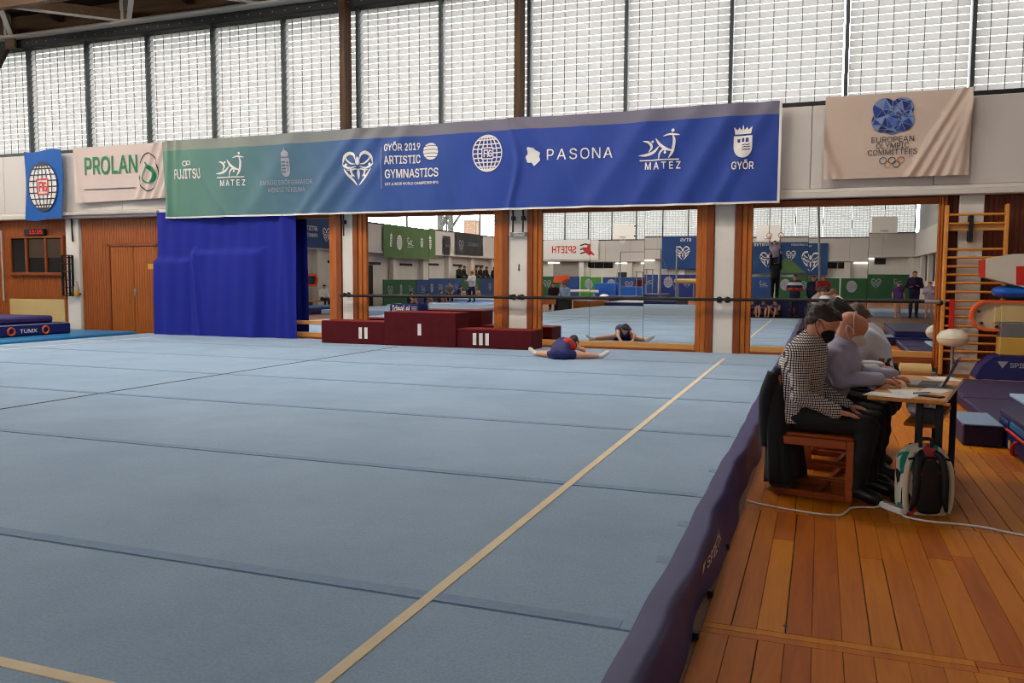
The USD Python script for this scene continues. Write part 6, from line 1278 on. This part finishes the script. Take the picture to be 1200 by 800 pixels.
def sit_pose(k=1.0, seat=.45, arms='lap'):
    s = seat; z = lambda v: v * k
    J = dict(pelvis=(-.04, 0, s + z(.1)), waist=(-.05, 0, s + z(.27)), chest=(-.02, 0, s + z(.45)), neck=(.03, 0, s + z(.61)), head=(.08, 0, s + z(.75)), face=(1, 0, -.25), shL=(0, z(.19), s + z(.54)), shR=(0, -z(.19), s + z(.54)), hipL=(.0, z(.09), s + z(.09)), hipR=(.0, -z(.09), s + z(.09)))
    if seat < .1:   # on the floor, knees drawn up
        J.update(knL=(z(.36), z(.16), s + z(.4)), knR=(z(.36), -z(.16), s + z(.4)), anL=(z(.5), z(.14), s + z(.05)), anR=(z(.5), -z(.14), s + z(.05)), toL=(z(.63), z(.16), s + z(.03)), toR=(z(.63), -z(.16), s + z(.03)), elL=(z(.2), z(.27), s + z(.36)), elR=(z(.2), -z(.27), s + z(.36)), wrL=(z(.37), z(.12), s + z(.43)), wrR=(z(.37), -z(.12), s + z(.43)))
    else: J.update(knL=(z(.42), z(.13), s + z(.06)), knR=(z(.42), -z(.13), s + z(.06)), anL=(z(.4), z(.12), s - z(.36)), anR=(z(.4), -z(.12), s - z(.36)), toL=(z(.54), z(.13), s - z(.405)), toR=(z(.54), -z(.13), s - z(.405)), elL=(.06, z(.26), s + z(.28)), elR=(.06, -z(.26), s + z(.28)), wrL=(.3, z(.14), s + z(.2)), wrR=(.3, -z(.14), s + z(.2)))
    return J
FAR = 0.02; F_ = lambda d: math.radians(d)
wt = mat('tee_white', sr(220, 212, 206), .8); nvt = mat('track_navy', sr(26, 28, 60), .7); rd = mat('jacket_red', sr(176, 40, 44), .7); pur = mat('top_purple', sr(96, 60, 130), .7); mrn = mat('top_maroon', sr(60, 22, 34), .8); lbl = mat('top_lightblue', sr(150, 170, 200), .8); gry = mat('top_grey', sr(110, 110, 112), .8); lil = mat('top_pale', sr(190, 170, 190), .8)
strp = usdkit.material(stage, '/World/Looks/striped_jacket', {'g': ('geometry', {}), 's': ('separate_xyz', {}), 'k': ('map_range', {'from_min': .9, 'from_max': 1.6, 'clamp': True}), 'r': ('rgb_ramp', {'interpolate': False, 'ramp': [(0, sr(26, 28, 70)), (.22, sr(190, 50, 50)), (.4, sr(26, 28, 70)), (.55, sr(220, 212, 206)), (.72, sr(26, 28, 70))]}), 'p': ('principled_bsdf', {'roughness': .8})}, [('g.position', 's.vector'), ('s.z', 'k.value'), ('k.result', 'r.fac'), ('r.color', 'p.base_color')], surface='p.BSDF')
def body(label, J, loc, deg, top, legs, skin='a', hair='dark', k=1.0, shoes=leather, sleeve=1.0, **kw): return person(kw.pop('name', 'person'), label, J, skin, hair, top, legs, shoes, FAR, s=k, loc=loc, rz=F_(deg), sleeve=sleeve, noise=.003, **kw)
body('coach in a white shirt and dark trousers standing on the bright blue mat', stand_pose(.98, 'front'), (-18.0, -12.3, .12), 110, wt, nvt, sleeve=.45)
body('coach in black standing on the navy mat block with raised arms', stand_pose(.95, 'up'), (-1.78, -5.95, .69), -90, M['blackish'], black_tr, hair='brown')
body('coach in a red white and navy striped jacket with crossed arms', stand_pose(.98, 'crossed'), (-.95, -4.35, 0), 100, strp, nvt)
body('person in a red sleeved dark jacket standing behind the scorers', stand_pose(1.0, 'crossed'), (.1, -5.1, 0), 70, rd, nvt)
body('person in dark clothes standing farther back at the slanting pole', stand_pose(.98, 'down'), (-.25, -5.8, 0), 95, nvt, black_tr)
body('tall man in dark navy tracksuit on the right with folded arms', stand_pose(1.02, 'crossed'), (3.25, -4.6, 0.0), 95, mat('deep_purple', sr(40, 26, 66), .8), nvt)
body('girl gymnast in a purple top beside the tall man', stand_pose(.78, 'down'), (2.7, -4.5, 0), 80, pur, None, 'c', 'brown', .82, None, .0, shorts=False, leotard=pur)
body('girl in a pale top with hands together at the right', stand_pose(.79, 'front'), (3.75, -4.4, 0), 100, lil, None, 'c', 'ash', .82, None, .4, leotard=lil)
body('judge in a maroon top seated behind the desk', sit_pose(1.0, .45), (-12.15, -8.6, 0), 80, mrn, black_tr)
body('judge in a light blue top seated behind the desk', sit_pose(.98, .45), (-11.55, -8.5, 0), 100, lbl, black_tr, hair='brown')
for x, lab in ((-12.15, 'chair of the judge in maroon'), (-11.55, 'chair of the judge in light blue')):
    t = Thing('folding_chair', lab + ' at the desk', 'chair', (x, -8.6, 0), F_(90))
    t.p('seat', bx(-.2, .2, -.2, .2, .4, .44, .008), M['dark_metal']); t.p('backrest', bx(-.24, -.21, -.2, .2, .6, .85, .008), M['dark_metal'])
    for a in (-1, 1):
        for b in (-1, 1): t.p('leg', rod((.17 * a, .17 * b, 0), (.17 * a, .17 * b, .4), .014, 6), M['steel'])
        t.p('back_post', rod((-.2, .17 * a, .42), (-.23, .17 * a, .84), .014, 6), M['steel'])
ga = body('gymnast in navy seated on the floor leftmost before the navy mat', sit_pose(.82, .03), (-2.55, -4.4, 0), 80, None, None, 'c', 'dark', .84, None, leotard=leo, name='gymnast')
for x, dg_, lab in ((-2.1, 95, 'gymnast in navy seated on the floor in the middle before the navy mat'), (-1.65, 110, 'gymnast in navy seated on the floor at the ring end of the mat')): ga.copy(lab, (x, -4.4, 0), F_(dg_))
for y, dx, lab in ((-10.6, 0, 'first from the mirrors'), (-12.2, .2, 'second from the mirrors'), (-14.3, .1, 'third from the mirrors'), (-17.6, -.1, 'fourth from the mirrors'), (-18.5, .1, 'fifth from the mirrors'), (-19.7, 0, 'farthest from the mirrors')):
    ga.copy(f'gymnast in navy sitting before the left barrier, {lab}', (-21.0 + dx, y, 0.0 if y > -15.4 else .22), F_(10 + 3 * y))
body('child in white seated on the wooden bench by the left wall', sit_pose(.8, .48), (-21.15, -2.45, 0), 30, wt, nvt, 'c', 'dark', .82)
cr = body('person in grey crouching beside the left runway mat', sit_pose(.95, .4), (-20.6, -15.0, 0), 60, gry, black_tr)
solo('stool', cat_([bx(-20.85, -20.45, -15.25, -14.85, .33, .38, .01)] + [bx(-20.83 + a, -20.79 + a, -15.23 + b, -15.19 + b, 0, .33, .004) for a in (0, .32) for b in (0, .32)]), M['oak_dark'], 'small wooden stool under the person in grey', 'stool')
sp0 = body('spectator in dark clothes nearest the yellow board', sit_pose(1.0, 1.36), (-22.15, -20.6, 0), 0, M['blackish'], black_tr, name='spectator')
for y, lab in ((-19.9, 'left end of the row'), (-22.6, 'just beyond the yellow board'), (-23.5, 'third from the far end'), (-24.5, 'second from the far end'), (-26.0, 'far end of the row')): sp0.copy('spectator in dark clothes on the raised bench, ' + lab, (-22.15, y, 0), F_(random.Random(int(y * 9)).uniform(-15, 15)))
hang = stand_pose(.8, 'up'); hang = {k: np.asarray(v) for k, v in hang.items()}
hang.update(wrL=np.array([.02, .21, 1.5]), wrR=np.array([.02, -.21, 1.5]), elL=np.array([.03, .2, 1.33]), elR=np.array([.03, -.2, 1.33]), hdL=(0, 0, 1), hdR=(0, 0, 1), hnL=(1, 0, 0), hnR=(1, 0, 0), toL=np.array([.03, .08, -.05]), toR=np.array([-.07, -.08, -.05]))
hang = {k: (v if k[:2] in ('hd', 'hn', 'fa') or k[:2] in ('wr', 'el') else np.asarray(v)) for k, v in hang.items()}
body('young gymnast hanging from the rings above the coach in black', hang, (-1.85, -6.4, 1.72), 90, lil, nvt, 'c', 'dark', .8, None, .3, name='gymnast')
